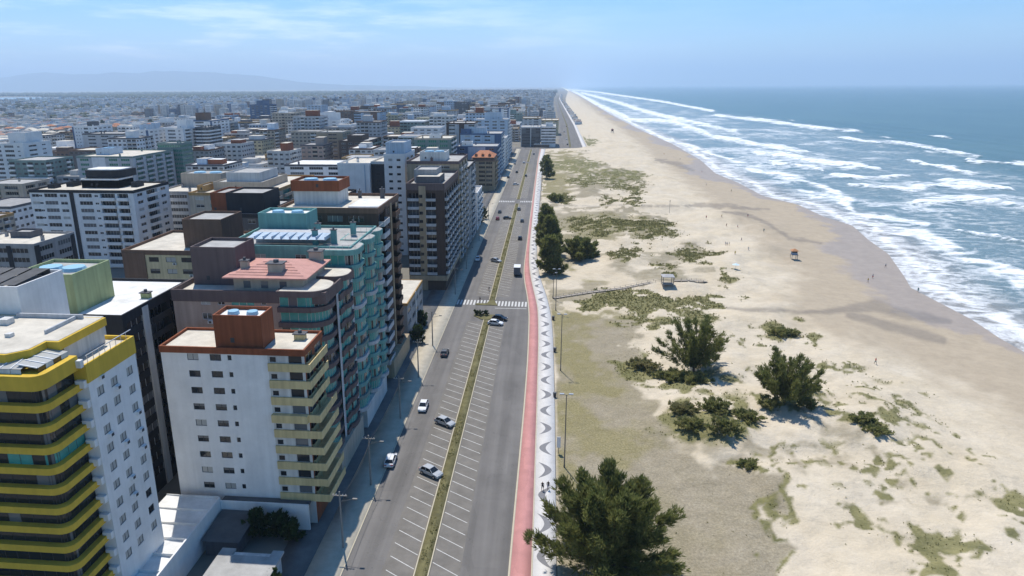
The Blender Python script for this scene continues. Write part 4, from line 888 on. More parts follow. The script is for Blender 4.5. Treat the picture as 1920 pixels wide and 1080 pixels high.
# ---- remaining named buildings, from the photograph's roof corners
def spec(name_, label, box, h, wall, S, E, fh=2.8, trim=None, deck='grey', rb=(), group=None, **kw):
    x0, x1, y0, y1 = box; HAND.append((x0 - 1, x1 + 1, y0 - 1, y1 + 1))
    b = Bld(name_, label, x0, x1, y0, y1, h, wall=wall, group=group); nf = max(1, int((h - 0.8) / fh)); z0 = h - nf * fh - 0.25
    b.face('S', S, z0, nf, fh, h, **kw); b.face('E', E, z0, nf, fh, h, **kw); b.back(h); b.roof(h, trim or wall, deck, 0.7)
    for r_ in rb:
        fx0, fx1, fy0, fy1, hh_, wl_ = r_[:6]; wd, dp = x1 - x0, y1 - y0
        b.rbox(x0 + wd * fx0, x0 + wd * fx1, y0 + dp * fy0, y0 + dp * fy1, h + 0.07, h + hh_, wl_, 'grey', tank=len(r_) > 6)
    for _ in range(random.randint(1, 3)): b.chimney(random.uniform(x0 + 2, x1 - 2), random.uniform(y0 + 2, y1 - 2), h + 0.07, 0.9, 1.4, trim or wall)
    return b
p, w, s_, r_, b_ = ('p', 1), ('w', 1.4), ('s', 0.7), ('r', 2.6), ('b', 3)
WW = [p, w, p, w, p, w, p, w, p]
T = 'apartment_tower'; A_ = 'apartment_block'
spec(T, 'tall grey brown tower adjoining the dark striped corner tower', (-52, -32.4, 259, 288, ), 38.5, 'tan', [p, w, p, w, p], [p, b_, p, w, p, b_, p, w, p, b_, p, w, p], trim='plum', bal='lgrey', rb=((.2, .7, .2, .6, 3.5, 'offwhite', 1),))
spec(T, 'grey tower with a column of dark round-cornered openings facing the avenue', (-50, -32.2, 290, 318), 33.0, 'grey', [p, w, p, ('v', 1, 'offwhite'), p], [p, r_, ('v', .6, 'offwhite'), b_, p, b_, ('v', .6, 'offwhite'), r_, p], trim='black', bal='lgrey', rb=((.1, .5, .3, .7, 3, 'grey'), (.6, .9, .1, .4, 2, 'black')))
spec(A_, 'small white block with open balconies next to the empty lot', (-46, -31.8, 322, 346), 17.5, 'white', [p, w, p, w, p], [p, b_, p, b_, p, b_, p], bal='white', rb=((.3, .7, .3, .7, 2.4, 'white'),))
lb = spec(A_, 'brown balcony block under an orange tiled roof by the avenue', (-48.5, -33.2, 452, 478), 19.5, 'tan', [p, w, p, b_, ('p', .3), b_, p], [p, b_, p, b_, p], trim='brown', deck='grey', bal='tan', bh=1.1)
def hip(parent_b, x0, x1, y0, y1, z, rise, m_):
    m = MB(); ym = (y0 + y1) / 2; xa, xb = x0 + (x1 - x0) * .3, x1 - (x1 - x0) * .3
    m.quad((x0, y0, z), (x1, y0, z), (xb, ym, z + rise), (xa, ym, z + rise)); m.quad((x1, y1, z), (x0, y1, z), (xa, ym, z + rise), (xb, ym, z + rise)); m.tri((x1, y0, z), (x1, y1, z), (xb, ym, z + rise)); m.tri((x0, y1, z), (x0, y0, z), (xa, ym, z + rise))
    return parent_b.part('roof', m, m_)
m = MB(); m.box(-47.4, -34.2, 453.4, 475.6, 19.6, 21.6); lb.part('attic', m, W['brown']); hip(lb, -48.4, -33.4, 452.6, 476.8, 21.6, 3.6, RF['clay'])
for i in range(3): 
    m = MB(); x = -45.6 + i * 4.4; m.box(x - .5, x + .5, 455.6, 457.4, 22.2, 23.6); m.quad((x - 1, 454.6, 23.2), (x, 454.6, 24.3), (x, 458, 24.3), (x - 1, 458, 23.2)); m.quad((x, 454.6, 24.3), (x + 1, 454.6, 23.2), (x + 1, 458, 23.2), (x, 458, 24.3)); lb.part('dormer', m, RF['clay'])
zt = lambda px, py, Y: float(PY(px, py, Y)[2])
spec(T, 'slate blue tower with pale panels behind the orange tiled block', (-62, -33.5, 482, 510), zt(905, 276, 482), 'blue', [p, w, p, ('v', 5, 'pblue'), p, w, p], [p, b_, p, b_, p, b_, p], trim='blue', bal='pblue', rb=((.1, .35, .3, .6, 3, 'white'),))
spec(T, 'pale blue white tower with slate blue corner frame by the avenue', (-66, -34.5, 540, 575), zt(915, 252, 540), 'pblue', [p, w, p, w, p, w, p, ('v', 1.6, 'blue')], [p, b_, p, b_, p], trim='blue', bal='white', rb=((.2, .6, .2, .6, 5, 'pblue'), (.0, .25, .1, .5, 4, 'blue')))
spec(A_, 'white block with narrow balconies beyond the slate blue towers', (-50, -33.8, 586, 618), 24, 'white', [p, w, p, w, p], [p, b_, p, b_, p, b_, p], bal='white')
spec(T, 'pale blue tower with stepped top near the end of the avenue', (-66, -35, 640, 672), zt(935, 225, 640), 'pblue', WW, [p, b_, p, b_, p], bal='white', rb=((.3, .8, .2, .7, 6, 'pblue'),))
spec(T, 'pale tower with wide balconies last before the avenue bends', (-58, -36, 690, 730), 28, 'lgrey', WW, [p, b_, p, b_, p, b_, p], bal='white')
spec(A_, 'white hotel block with dark glass bay closing the avenue', (-6, 10, 792, 842), 22, 'white', [('r', 3), ('r', 3), ('r', 3), ('r', 3)], [('r', 3)] * 8, fh=3.1, rb=((.3, .8, .3, .6, 3.5, 'white'),))
spec(A_, 'dark glass block with white pillars closing the avenue', (-29, -7.5, 796, 840), 21, 'dgrey', [('v', .5, 'offwhite'), ('r', 3), ('r', 3), ('v', .6, 'offwhite'), ('r', 3), ('r', 3)], [r_] * 8, trim='offwhite', fh=3.1)
spec('kiosk', 'low cream roofed kiosk on the square where the avenue bends', (-14, 3, 788.5, 790.8), 3.2, 'brown', [r_] * 6, [p], fh=3.0, trim='offwhite', deck='cream')
spec(A_, 'grey white block standing behind the dark glass one', (-30, -8, 880, 920), zt(985, 222, 880), 'offwhite', [p, w, p, w, p, r_, p], [p, b_, p, b_, p], trim='ochre')
spec(A_, 'long block under an ochre flat roof by the second avenue', (-10, 16, 985, 1030), 20, 'cream', WW, WW, trim='ochre', deck='cream')
# second and third rows
bt = spec(T, 'white tower with black trim bands and a black pillar on its front', (-193, -152, 243, 268), 29, 'white', [('p', .4), w, s_, ('p', .4), r_, ('p', .5), w, ('p', .6), ('v', .8, 'black'), p, r_, ('p', .5), s_, ('p', .4), ('b', 3), ('p', .4), ('b', 2.2), p], [p, w, p, ('b', 3), p, w, p], trim='black', deck='cream', bal='white', rb=((.35, .72, .4, .8, 3.6, 'white'), (.35, .72, .4, .8, 3.0, 'white'), (.05, .12, .3, .45, 1.6, 'black'), (.15, .22, .5, .7, 1.8, 'black'), (.8, .86, .5, .7, 2, 'black')))
m = MB(); m.prism(rounded(-179, -163, 254, 265, 4, 6, ('SE', 'SW')), 32.75, 35.6); bt.part('tank_house', m, W['black']); m = MB(); m.prism(rounded(-178, -164, 255, 264, 3, 6, ('SE', 'SW')), 35.602, 35.9); bt.part('roof', m, RF['white'])
spec(A_, 'brown and cream block with pale roof and many small dark windows', (-98, -75.5, 149, 172), 29.2, 'cream', [('v', 3.2, 'brown'), ('p', .5), w, p, w, ('p', .8), w, p, w, p], [p, w, p, w, p], trim='brown', deck='cream', frame=FRAMED, ac=0.3, rb=((.55, .98, .25, .75, 7, 'brown'),))
spec(A_, 'grey black block with an orange sided black box on its roof', (-97, -80, 187, 214), 31, 'dgrey', WW, [p, b_, p, b_, p], trim='black', deck='grey', rb=((.05, .32, .15, .6, 6, 'brick'), (.322, .98, .15, .6, 6, 'black')))
spec(A_, 'white topped block with stepped roof behind the turquoise tower', (-78, -64, 195, 230), 32, 'dbrown', WW, WW, trim='black', deck='cream', rb=((.1, .7, .3, .8, 2.6, 'offwhite'),))
spec(T, 'tan stepped tower with ochre ledges and glazed balconies', (-132, -102, 246, 300), 28, 'beige', [p, w, p, r_, p, w, p, r_, p], [p, b_, p, b_, p, b_, p, b_, p], trim='ochre', deck='cream', bal='beige', glass=TGLASS, rb=((.15, .8, .2, .7, 3.2, 'beige'), (.25, .7, .3, .65, 6.2, 'offwhite'), (.02, .12, .1, .3, 2.5, 'ochre')))
spec(A_, 'grey block with blue window ribbons and a tall grey pillar', (-162, -139, 275, 310), 24, 'lgrey', [('r', 6), ('v', 1.2, 'grey'), ('r', 3)], [r_] * 5, trim='grey', deck='cream', rb=((.1, .9, .5, .9, 6, 'beige', 1),))
spec(A_, 'long block with green glass balconies and a teal fascia', (-276, -241, 390, 436), 27, 'lgrey', [p, r_, p, ('v', 4, 'white'), p, r_, p, r_, p], [p, b_, p, b_, p, b_, p, b_, p], trim='teal', deck='cream', glass=GGLASS, bal='lgrey', rb=((.1, .35, .3, .6, 4, 'pblue', 1),))
spec(T, 'green glass tower with vertical pier joined to the teal block', (-252, -236, 437.5, 452), 31, 'teal', [r_, r_], [r_, r_, r_], glass=GGLASS, trim='teal')
spec(T, 'white tower with banded windows cut by the photo\'s left edge', (-356, -332, 420, 446), 32, 'white', [p, r_, p, r_, p, s_, p], [p, w, p, s_, p], trim='white', rb=((.45, .95, .2, .8, 7, 'white'),))
spec(A_, 'beige low block with open balconies at the photo\'s left edge', (-284, -262, 326, 346), 19.5, 'beige', [p, b_, p, b_, p], [p, b_, p, b_, p], bal='beige')
spec(A_, 'grey block with black pillars and ribbon balconies behind the green box', (-172, -149.5, 186, 204), 21.5, 'grey', [('v', .7, 'black'), r_, p, r_, ('v', .7, 'black'), r_, p], [('v', .9, 'black'), r_, p, r_, ('v', .8, 'black')], deck='cream', trim='grey', rb=((.3, .6, .6, .9, 2, 'dgrey'),))
spec(T, 'white slab tower with dark blue corner and rows of small windows', (-397, -379, 562, 590), 35, 'white', [('v', .8, 'blue'), p, s_, p, s_, p, s_, p, r_, p, s_, p], WW, trim='white', rb=((.45, .75, .3, .6, 4, 'dgrey'),))
spec(A_, 'white block with dark roof line right of the slab tower', (-378, -343, 546, 572), 30, 'lgrey', [p, w, p, w, p, s_, p], WW, trim='dgrey')
spec(T, 'broad white tower with blue side strip', (-340, -322, 548, 578), 33, 'white', [p, s_, p, s_, p, s_, p, ('v', .8, 'blue')], WW, trim='white', rb=((.3, .9, .3, .7, 4, 'pblue'),))
spec(T, 'white tower with blue glazed balconies beside the broad one', (-318, -302, 566, 596), 33, 'white', [p, r_, p, s_, p], [p, b_, p, b_, p], glass=HALF, rb=((.4, .95, .3, .7, 7, 'white'),))
spec(T, 'slim dark and white striped tower', (-299, -288, 581, 606), 33, 'dgrey', [b_, ('p', .3), b_], [b_, ('p', .3), b_], bal='white', trim='dgrey')
spec(T, 'white tower framed in dark blue with brown tank box', (-333, -312, 640, 676), 36, 'white', [('v', .4, 'blue'), p, r_, p, p, ('v', .6, 'blue')], WW, trim='blue', rb=((.0, .4, .3, .7, 7, 'brown'),))
spec(A_, 'ochre low block with orange trimmed roof', (-312, -288, 612, 634), 22, 'tan', WW, WW, trim='ochre', deck='cream')
spec(T, 'dark blue grey tower with stepped crown far inland', (-420, -392, 980, 1010), 42, 'blue', WW, [p, b_, p, b_, p], trim='blue', rb=((.3, .7, .2, .8, 6, 'blue'),))
spec(T, 'beige tower beside the dark blue grey one', (-332, -301, 840, 872), 36, 'beige', [r_, p, r_, p], WW, trim='grey', rb=((.2, .6, .2, .6, 4, 'offwhite'),))
spec(T, 'white stepped tower with blue pillar in mid town', (-234, -204, 690, 722), 34, 'white', [p, s_, p, ('v', .8, 'blue'), p, s_, p], WW, rb=((.2, .8, .3, .7, 7, 'white'),))
spec(T, 'brown framed tower with pale infill panels in mid town', (-222, -190, 800, 832), 38, 'pblue', [('v', .6, 'brown'), r_, p, r_, ('v', 2.4, 'brown'), p], WW, trim='brown')
spec(T, 'olive beige block with plain end wall in mid town', (-178, -157, 535, 560), 32, 'tan', [p, p, w, p], WW, trim='beige')
spec(T, 'very dark brown block with stepped roof in mid town', (-150, -128, 500, 540), 28, 'dbrown', WW, [b_, ('p', .4), b_, ('p', .4), b_], trim='dbrown', bal='teal', rb=((.2, .7, .2, .7, 4, 'dbrown'),))
B = spec(T, 'tall white tower with paired windows left of the dark striped tower', (-63.5, -55.2, 271, 292), 40, 'white', [p, ('w', .9), p, ('w', .9), p], [p, w, p, w, p], trim='white', rb=((.05, .95, .1, .8, 5, 'pblue'),), wh=0.9, frame=FRAMED)
spec(T, 'black slab with small windows wedged between two white towers', (-69, -63.6, 272, 294), 37, 'black', [p, ('s', .9), p], [p], trim='offwhite', deck='cream', frame=FRAMED)
spec(T, 'plain white wall tower with pale blue side left of the black slab', (-82, -69.2, 270, 296), 36.5, 'white', [('p', 6), ('v', .2, 'pblue'), p], [p], trim='white', deck='cream')
spec(A_, 'long white curved block with dark parapet in second row', (-142, -107, 370, 398), 25, 'white', [p, r_, p, r_, p, r_, p], [p, b_, p, b_, p], trim='dgrey', bal='lgrey', deck='white')
spec(A_, 'teal green block with cream roof in second row', (-86, -62, 455, 484), 33, 'teal', [p, r_, p, r_, p, r_, p], [p, b_, p, b_, p], trim='beige', deck='cream', glass=GGLASS, rb=((.4, .7, .1, .4, 3, 'white'),))
spec(T, 'white tower with dark brown T shaped frame', (-78, -56, 549, 580), 38, 'lgrey', [('v', .6, 'dbrown'), w, p, ('v', 1.2, 'dbrown'), p, w], WW, trim='dbrown')
spec(T, 'white tower under a dark blue crown, far along the front', (-78, -50, 934, 970), 38, 'white', [('v', .5, 'blue'), w, p, w, ('v', .8, 'blue'), p, w, ('v', .5, 'blue')], WW, trim='blue')
for k, (bx, hh_, wl_, lab) in enumerate((((-196, -165, 1020, 1056), 38, 'pblue', 'pale blue tower with brown end walls far in town'), ((-143, -122, 1100, 1140), 42, 'dgrey', 'dark olive tower, larger of the far twin blocks'), ((-118, -96, 1100, 1140), 41, 'tan', 'brown tower, right of the far twin blocks'), ((-260, -231, 1146, 1180), 38, 'blue', 'blue grey tower under an ochre roof far in town'), ((-262, -240, 1292, 1320), 40, 'beige', 'pale beige tower with dark side far in town'), ((-96, -70, 700, 736), 30, 'lgrey', 'grey block with white pillars behind the front row'), ((-118, -92, 610, 640), 31, 'white', 'plain white block behind the front row'), ((-404, -378, 1176, 1210), 36, 'pblue', 'lone pale blue tower far inland'))):
    spec(T, lab, bx, hh_, wl_, WW, WW, trim='ochre' if 'ochre' in lab else ('brown' if k in (0,) else wl_))

# ---- the rest of the town: plainer blocks on a loose grid, panes joined per block
WORDS = dict(white='white', offwhite='off-white', lgrey='light grey', beige='beige', tan='tan', pblue='pale blue', grey='grey', brown='brown', dgrey='dark grey', blue='slate blue', cream='cream', teal='teal grey', dbrown='dark brown', pink='pink beige', ochre='ochre', brick='red brown')
NUM = ['no', 'one', 'two', 'three', 'four', 'five', 'six', 'seven', 'eight', 'nine', 'ten', 'eleven', 'twelve', 'thirteen', 'fourteen', 'fifteen']
USED = {}
def near_of(x, y):
    q = proj([(x, y, 10)])[0]
    n_, lx, ly = min(LMK, key=lambda l: abs(l[1] - q[0]) + 1.5 * abs(l[2] - q[1])); dx = q[0] - lx
    side = 'beyond' if abs(dx) < 22 else ('just ' if abs(dx) < 55 else '') + ('left of' if dx < 0 else 'right of')
    return side + ' the ' + n_
LMK = [('black trimmed tower', 180, 420), ('green glass block', 240, 330), ('white slab tower', 165, 270), ('teal block', 815, 300), ('dark striped tower', 800, 440), ('turquoise tower', 640, 500), ('tan stepped tower', 470, 350), ('brown cream block', 330, 520), ('dark blue tower', 490, 215), ('brown framed tower', 672, 225), ('far twin blocks', 880, 210), ('avenue hotel', 1020, 250), ('lagoon', 60, 200), ('beige tower', 535, 225), ('blue framed tower', 380, 240), ('slate blue tower', 905, 310)]
ORD = ['', 'second-nearest ', 'third-nearest ', 'fourth-nearest ', 'fifth-nearest ', 'sixth-nearest ', 'seventh-nearest ', 'eighth-nearest ', 'ninth-nearest ']
def unique(lab, extra):
    for e_ in ORD:
        if e_ + lab not in USED: USED[e_ + lab] = 1; return e_ + lab
    return lab
def block(x0, x1, y0, y1, h, wall, style):
    nf = max(1, int(h / 2.9)); trims = random.choice([wall, wall, 'white', 'dgrey', 'ochre', 'brown', 'offwhite']); deck = random.choice(['cream', 'grey', 'grey', 'white', 'fibre'])
    top = random.choice(['a plain roof box', 'two roof boxes', 'a bare flat roof', 'a tall tank box'])
    lab = '%s %s-storey block with %s, %s parapet, %s' % (WORDS[wall], NUM[min(nf, 15)], top, WORDS.get(trims, trims), near_of((x0 + x1) / 2, (y0 + y1) / 2))
    words = lab.split()
    if len(words) > 15: lab = ' '.join(words[:15]).rstrip(',')
    lab = unique(lab, [])
    o = ((x0 + x1) / 2, (y0 + y1) / 2, 0)
    e = empty('town_block', o, lab, 'building', 'plainer blocks of the town behind the seafront')
    m = MB(); m.box(x0, x1, y0, y1, 0, h, 0, False); m.build('wall', W[wall], e, o)
    m = MB(); t = 0.3; q = 0.1
    m.box(x0 - q, x1 + q, y0 - q, y0 + t, h - 0.4, h + 0.7, 0); m.box(x0 - q, x1 + q, y1 - t, y1 + q, h - 0.4, h + 0.7, 0); m.box(x0 - q, x0 + t, y0 + t, y1 - t, h - 0.4, h + 0.7, 0); m.box(x1 - t, x1 + q, y0 + t, y1 - t, h - 0.4, h + 0.7, 0)
    m.build('parapet', W[trims], e, o)
    m = MB(); m.quad((x0 + t, y0 + t, h + 0.1), (x1 - t, y0 + t, h + 0.1), (x1 - t, y1 - t, h + 0.1), (x0 + t, y1 - t, h + 0.1)); m.build('roof', RF[deck], e, o)
    nb = {'a plain roof box': 1, 'two roof boxes': 2, 'a bare flat roof': 0, 'a tall tank box': 1}[top]
    for k in range(nb):
        wx, wy = (x1 - x0) * random.uniform(.25, .5), (y1 - y0) * random.uniform(.25, .5); ax = random.uniform(x0 + 1, x1 - wx - 1); ay = random.uniform(y0 + 1, y1 - wy - 1)
        m = MB(); m.box(ax, ax + wx, ay, ay + wy, h + 0.1, h + (5.5 if 'tall' in top else random.uniform(2.4, 3.6)), 0, False, 1); m.build('stair_tower', [W[random.choice([wall, wall, 'white', 'offwhite', 'brick', 'pblue'])], RF[random.choice(['grey', 'cream', 'white'])]], e, o)
    m = MB(); bl = MB()
    for side in 'SE':
        a, b = (x0, x1) if side == 'S' else (y0, y1); L_ = b - a; n = max(2, int(L_ / 3.4))
        bcol = set(random.sample(range(n), max(1, n // 3))) if style else set()
        for k in range(nf):
            z = 0.5 + k * (h - 0.5) / nf
            for i in range(n):
                u0 = a + L_ * (i + 0.22) / n; u1 = a + L_ * (i + 0.78) / n; zz0, zz1 = z + 0.8, z + 2.0; mi = random.choice((0, 0, 0, 1, 2))
                if i in bcol: u0, u1, zz0, zz1, mi = a + L_ * (i + 0.08) / n, a + L_ * (i + 0.92) / n, z + 0.1, z + 2.3, 0
                if side == 'S': m.quad((u0, y0 - 0.03, zz0), (u1, y0 - 0.03, zz0), (u1, y0 - 0.03, zz1), (u0, y0 - 0.03, zz1), mi)
                else: m.quad((x1 + 0.03, u0, zz0), (x1 + 0.03, u1, zz0), (x1 + 0.03, u1, zz1), (x1 + 0.03, u0, zz1), mi)
                if i in bcol:
                    if side == 'S': bl.box(u0 - 0.2, u1 + 0.2, y0 - 0.9, y0 - 0.031, z - 0.05, z + 0.95)
                    else: bl.box(x1 + 0.031, x1 + 0.9, u0 - 0.2, u1 + 0.2, z - 0.05, z + 0.95)
    m.build('glazing', [GLASS, HALF, SHUT], e, o)['kind'] = 'stuff'
    if bl.v: bl.build('balcony_tier', W[random.choice([wall, 'white', 'lgrey', 'beige'])], e, o)['kind'] = 'stuff'
def free(x0, x1, y0, y1):
    return not any(x0 < b and x1 > a and y0 < d and y1 > c for a, b, c, d in HAND)
nb_ = 0; far_boxes = []
PAL = ['white'] * 9 + ['offwhite'] * 5 + ['lgrey'] * 4 + ['beige'] * 4 + ['tan'] * 2 + ['pblue'] * 4 + ['grey'] * 2 + ['brown', 'dgrey', 'blue', 'cream', 'teal', 'dbrown', 'pink', 'ochre']
rowsY = []; y = 60.0; k = 0
while y < 2600:
    rowsY.append((y, random.uniform(21, 28))); y += 31 + (13 if k % 4 == 3 else 0); k += 1
for (y, d) in rowsY:
    x = -64.0; k = 0
    while x > -470:
        wd = random.uniform(15, 25); gap = 5 + (11 if k % 3 == 2 else 0); x0, x1 = x - wd, x; x -= wd + gap; k += 1
        yo = y + random.uniform(-2, 2); px_ = proj([((x0 + x1) / 2, yo, 10)])[0]
        if px_[0] < -90: continue
        if not free(x0, x1, yo, yo + d): continue
        if y < 235: h = random.uniform(6, 12)
        elif y < 380: h = random.uniform(7, 17)
        elif y < 600: h = random.choice([random.uniform(8, 15), random.uniform(12, 26), random.uniform(16, 30)])
        else: h = random.choice([random.uniform(9, 16), random.uniform(16, 30), random.uniform(22, 38), random.uniform(24, 36)]) * (0.85 if x < -340 else 1.12)
        wl_ = random.choice(PAL)
        if random.random() < 0.06: continue
        if nb_ < 285 and y < 1500: block(x0, x1, yo, yo + d, h, wl_, random.random() < 0.7); nb_ += 1
        else: far_boxes.append((x0, x1, yo, yo + d, h))
for y in np.arange(430, 2600, 34.0):                     # the front row goes on
    for (xa, xb) in ((-58, -35),):
        if y > 840 and free(xa, xb, y, y + 26) and nb_ < 298:
            block(xa, xb, y, y + 25, random.uniform(12, 32), random.choice(PAL), True); nb_ += 1

# ---- houses of the low town inland
def house_mesh(wc, rc, w, d, h, rise, gable):
    m = MB(); m.box(-w / 2, w / 2, -d / 2, d / 2, 0, h, 0, False); e_ = 0.5
    X0, X1, Y0, Y1 = -w / 2 - e_, w / 2 + e_, -d / 2 - e_, d / 2 + e_
    rm = MB()
    if gable:
        rm.quad((X0, Y0, h), (X1, Y0, h), (X1, 0, h + rise), (X0, 0, h + rise)); rm.quad((X1, Y1, h), (X0, Y1, h), (X0, 0, h + rise), (X1, 0, h + rise)); m.tri((w / 2, -d / 2, h), (w / 2, d / 2, h), (w / 2, 0, h + rise * .9)); m.tri((-w / 2, d / 2, h), (-w / 2, -d / 2, h), (-w / 2, 0, h + rise * .9))
    else:
        rm.quad((X0, Y0, h), (X1, Y0, h), (X1 - w * .3, 0, h + rise), (X0 + w * .3, 0, h + rise)); rm.quad((X1, Y1, h), (X0, Y1, h), (X0 + w * .3, 0, h + rise), (X1 - w * .3, 0, h + rise)); rm.tri((X1, Y0, h), (X1, Y1, h), (X1 - w * .3, 0, h + rise)); rm.tri((X0, Y1, h), (X0, Y0, h), (X0 + w * .3, 0, h + rise))
    return m.mesh('wall', W[wc]), rm.mesh('roof', RF[rc])
wm_ = MB(); wm_.quad((-.7, 0, 0), (.7, 0, 0), (.7, 0, 1.2), (-.7, 0, 1.2)); HWIN = wm_.mesh('window', GLASS)
HT = []
for wc in ('white', 'offwhite', 'beige', 'cream', 'pink', 'lgrey', 'tan'):
    for rc, rn in (('clay', 'tiled'), ('fibre', 'sheet'), ('cream', 'pale')):
        w_, d_, h_ = random.uniform(9, 15), random.uniform(8, 12), random.choice([3.2, 3.4, 6.2]); g_ = random.random() < .5
        HT.append((wc, rn, w_, d_, h_, g_, house_mesh(wc, rc, w_, d_, h_, random.uniform(1.6, 2.6), g_)))
nh = 0; far_houses = []
def place_house(x, y):
    global nh
    wc, rn, w_, d_, h_, g_, (wme, rme) = random.choice(HT)
    if nh >= 296: far_houses.append((x, y)); return
    lab = unique('%s %s house with %s %s roof, %s' % ('one-storey' if h_ < 5 else 'two-storey', WORDS[wc], rn, 'gabled' if g_ else 'hipped', near_of(x, y)), [])
    e = empty('house', (x, y, -0.06), lab, 'house', 'low houses of the inland town', rz=random.choice([0, 0, math.pi / 2]) + random.uniform(-.1, .1)); USED[lab] = 1
    link('wall', wme, e); link('roof', rme, e)
    for u_ in (-w_ / 4, w_ / 4): link('window', HWIN, e, (u_, -d_ / 2 - 0.02, h_ - 2.2))
    nh += 1
cand = []
for x in np.arange(-1500, -190, 21.0):
    for y in np.arange(330, 2000, 24.0):
        if x > -480 and y < 1500: continue
        xx, yy = x + random.uniform(-4, 4), y + random.uniform(-5, 5); q = proj([(xx, yy, 3)])[0]
        if -60 < q[0] and random.random() < 0.86: cand.append((math.hypot(xx, yy), xx, yy))
cand.sort()
for _, xx, yy in cand: place_house(xx, yy)
# beyond those nothing can be picked apart: one mass of roofs and walls
fb = MB()
cols_ = [W['white'], W['offwhite'], W['beige'], W['lgrey'], W['white'], W['pblue'], W['offwhite'], RF['clay'], RF['fibre'], RF['cream'], RF['grey'], W['brick'], W['blue'], W['dgrey'], W['brown'], mat('far_window_band', (0.20, 0.22, 0.25), 0.3, 0.0)]
def fbox(x0, x1, y0, y1, h):
    fb.box(x0, x1, y0, y1, 0, h, random.randint(0, 6) if random.random() < .86 or h < 10 else random.randint(12, 14), False, random.choice((7, 8, 9, 9, 10, 10) if h < 9 else (8, 9, 9, 10, 10)))
    if h > 9:                                            # ribbons of windows and a roof box
        u0, u1, v0, v1 = x0 + (x1 - x0) * .1, x1 - (x1 - x0) * .1, y0 + (y1 - y0) * .1, y1 - (y1 - y0) * .1
        for z in np.arange(1.2, h - 2, 3.0):
            fb.quad((u0, y0 - .06, z), (u1, y0 - .06, z), (u1, y0 - .06, z + 1.2), (u0, y0 - .06, z + 1.2), 15); fb.quad((x1 + .06, v0, z), (x1 + .06, v1, z), (x1 + .06, v1, z + 1.2), (x1 + .06, v0, z + 1.2), 15)
        a_ = random.uniform(.1, .5); fb.box(x0 + (x1 - x0) * a_, x0 + (x1 - x0) * (a_ + .4), y0 + 1, y0 + (y1 - y0) * .6, h, h + random.uniform(2, 5), random.randint(0, 6), False, 10)
for (x0, x1, y0, y1, h) in far_boxes: fbox(x0, x1, y0, y1, h)
for (x, y) in far_houses: fbox(x - random.uniform(4, 7), x + random.uniform(4, 7), y - 5, y + 5, random.choice([3.5, 4, 6, 7]))
for _ in range(10500):
    y = 1500 + 3300 * random.random() ** 1.3; x = random.uniform(-3200, -30) if random.random() < .5 else random.uniform(-1000, -30)
    if proj([(x, y, 0)])[0][0] < -60 or y < 1600 and x > -470: continue
    a = random.uniform(4, 8); fbox(x - a, x + a, y - a, y + a, random.choice([3.5, 4, 6, 7, 9, 14]) if x < -900 else random.choice([4, 6, 8, 12, 18, 24, 30, 34, 38, 40, 42]) if x > -650 else random.choice([4, 6, 8, 10, 14, 22, 30]))
for _ in range(900):
    y = 1250 + 4200 * random.random() ** 1.2; t = np.interp(y, [790, 1240, 2350, 3800, 5200], [13, 22.5, 28, 40, 70]); side = random.random()
    if side < .7: x = t - random.uniform(14, 130)
    else: x = np.interp(y, [790, 1240, 2350, 3800, 5200], [40, 46, 52, 60, 92]) + 7 + 6 * random.random()
    a = random.uniform(5, 9) if side < .7 else 4; fbox(x - a, x + a, y - a, y + a, random.choice([5, 8, 12, 16, 22, 28]) if side < .7 else random.choice([3, 4, 5]))
o = fb.build('far_town', cols_); tag(o, 'far town of countless small roofs and blocks below the horizon', 'town', kind='stuff')

# ------------------------------------------------------------------ vegetation
def leafmat(name, c1, c2, sc=0.8, trans=0.25):
    m = bpy.data.materials.new(name); m.use_nodes = True; n, l = m.node_tree.nodes, m.node_tree.links; b = n['Principled BSDF']
    g = n.new('ShaderNodeNewGeometry'); t = n.new('ShaderNodeTexNoise'); t.inputs['Scale'].default_value = sc; t.inputs['Detail'].default_value = 4
    r = n.new('ShaderNodeMapRange'); r.inputs['From Min'].default_value = 0.35; r.inputs['From Max'].default_value = 0.65
    x = n.new('ShaderNodeMix'); x.data_type = 'RGBA'; x.inputs['A'].default_value = (*c1, 1); x.inputs['B'].default_value = (*c2, 1)
    l.new(g.outputs['Position'], t.inputs['Vector']); l.new(t.outputs['Fac'], r.inputs['Value']); l.new(r.outputs[0], x.inputs['Factor']); l.new(x.outputs['Result'], b.inputs['Base Color'])
    b.inputs['Roughness'].default_value = 0.75; b.inputs['Specular IOR Level'].default_value = 0.2
    tr = n.new('ShaderNodeBsdfTranslucent'); l.new(x.outputs['Result'], tr.inputs['Color'])
    mx = n.new('ShaderNodeMixShader'); mx.inputs[0].default_value = trans; l.new(b.outputs[0], mx.inputs[1]); l.new(tr.outputs[0], mx.inputs[2]); l.new(mx.outputs[0], n['Material Output'].inputs['Surface'])
    return m
CAS = leafmat('casuarina_needles', (0.11, 0.135, 0.036), (0.25, 0.25, 0.08), 0.8, 0.48)
SHR = leafmat('dune_shrub_leaves', (0.16, 0.18, 0.055), (0.33, 0.31, 0.12), 0.8, 0.5)
CTY = leafmat('town_tree_leaves', (0.030, 0.055, 0.018), (0.060, 0.090, 0.026), 0.3)
TUF = leafmat('dune_grass_blades', (0.15, 0.155, 0.05), (0.33, 0.29, 0.13), 0.4, 0.5)
BARK = mat('bark', (0.13, 0.10, 0.075), 0.9, 0.3, 3, 0.3)
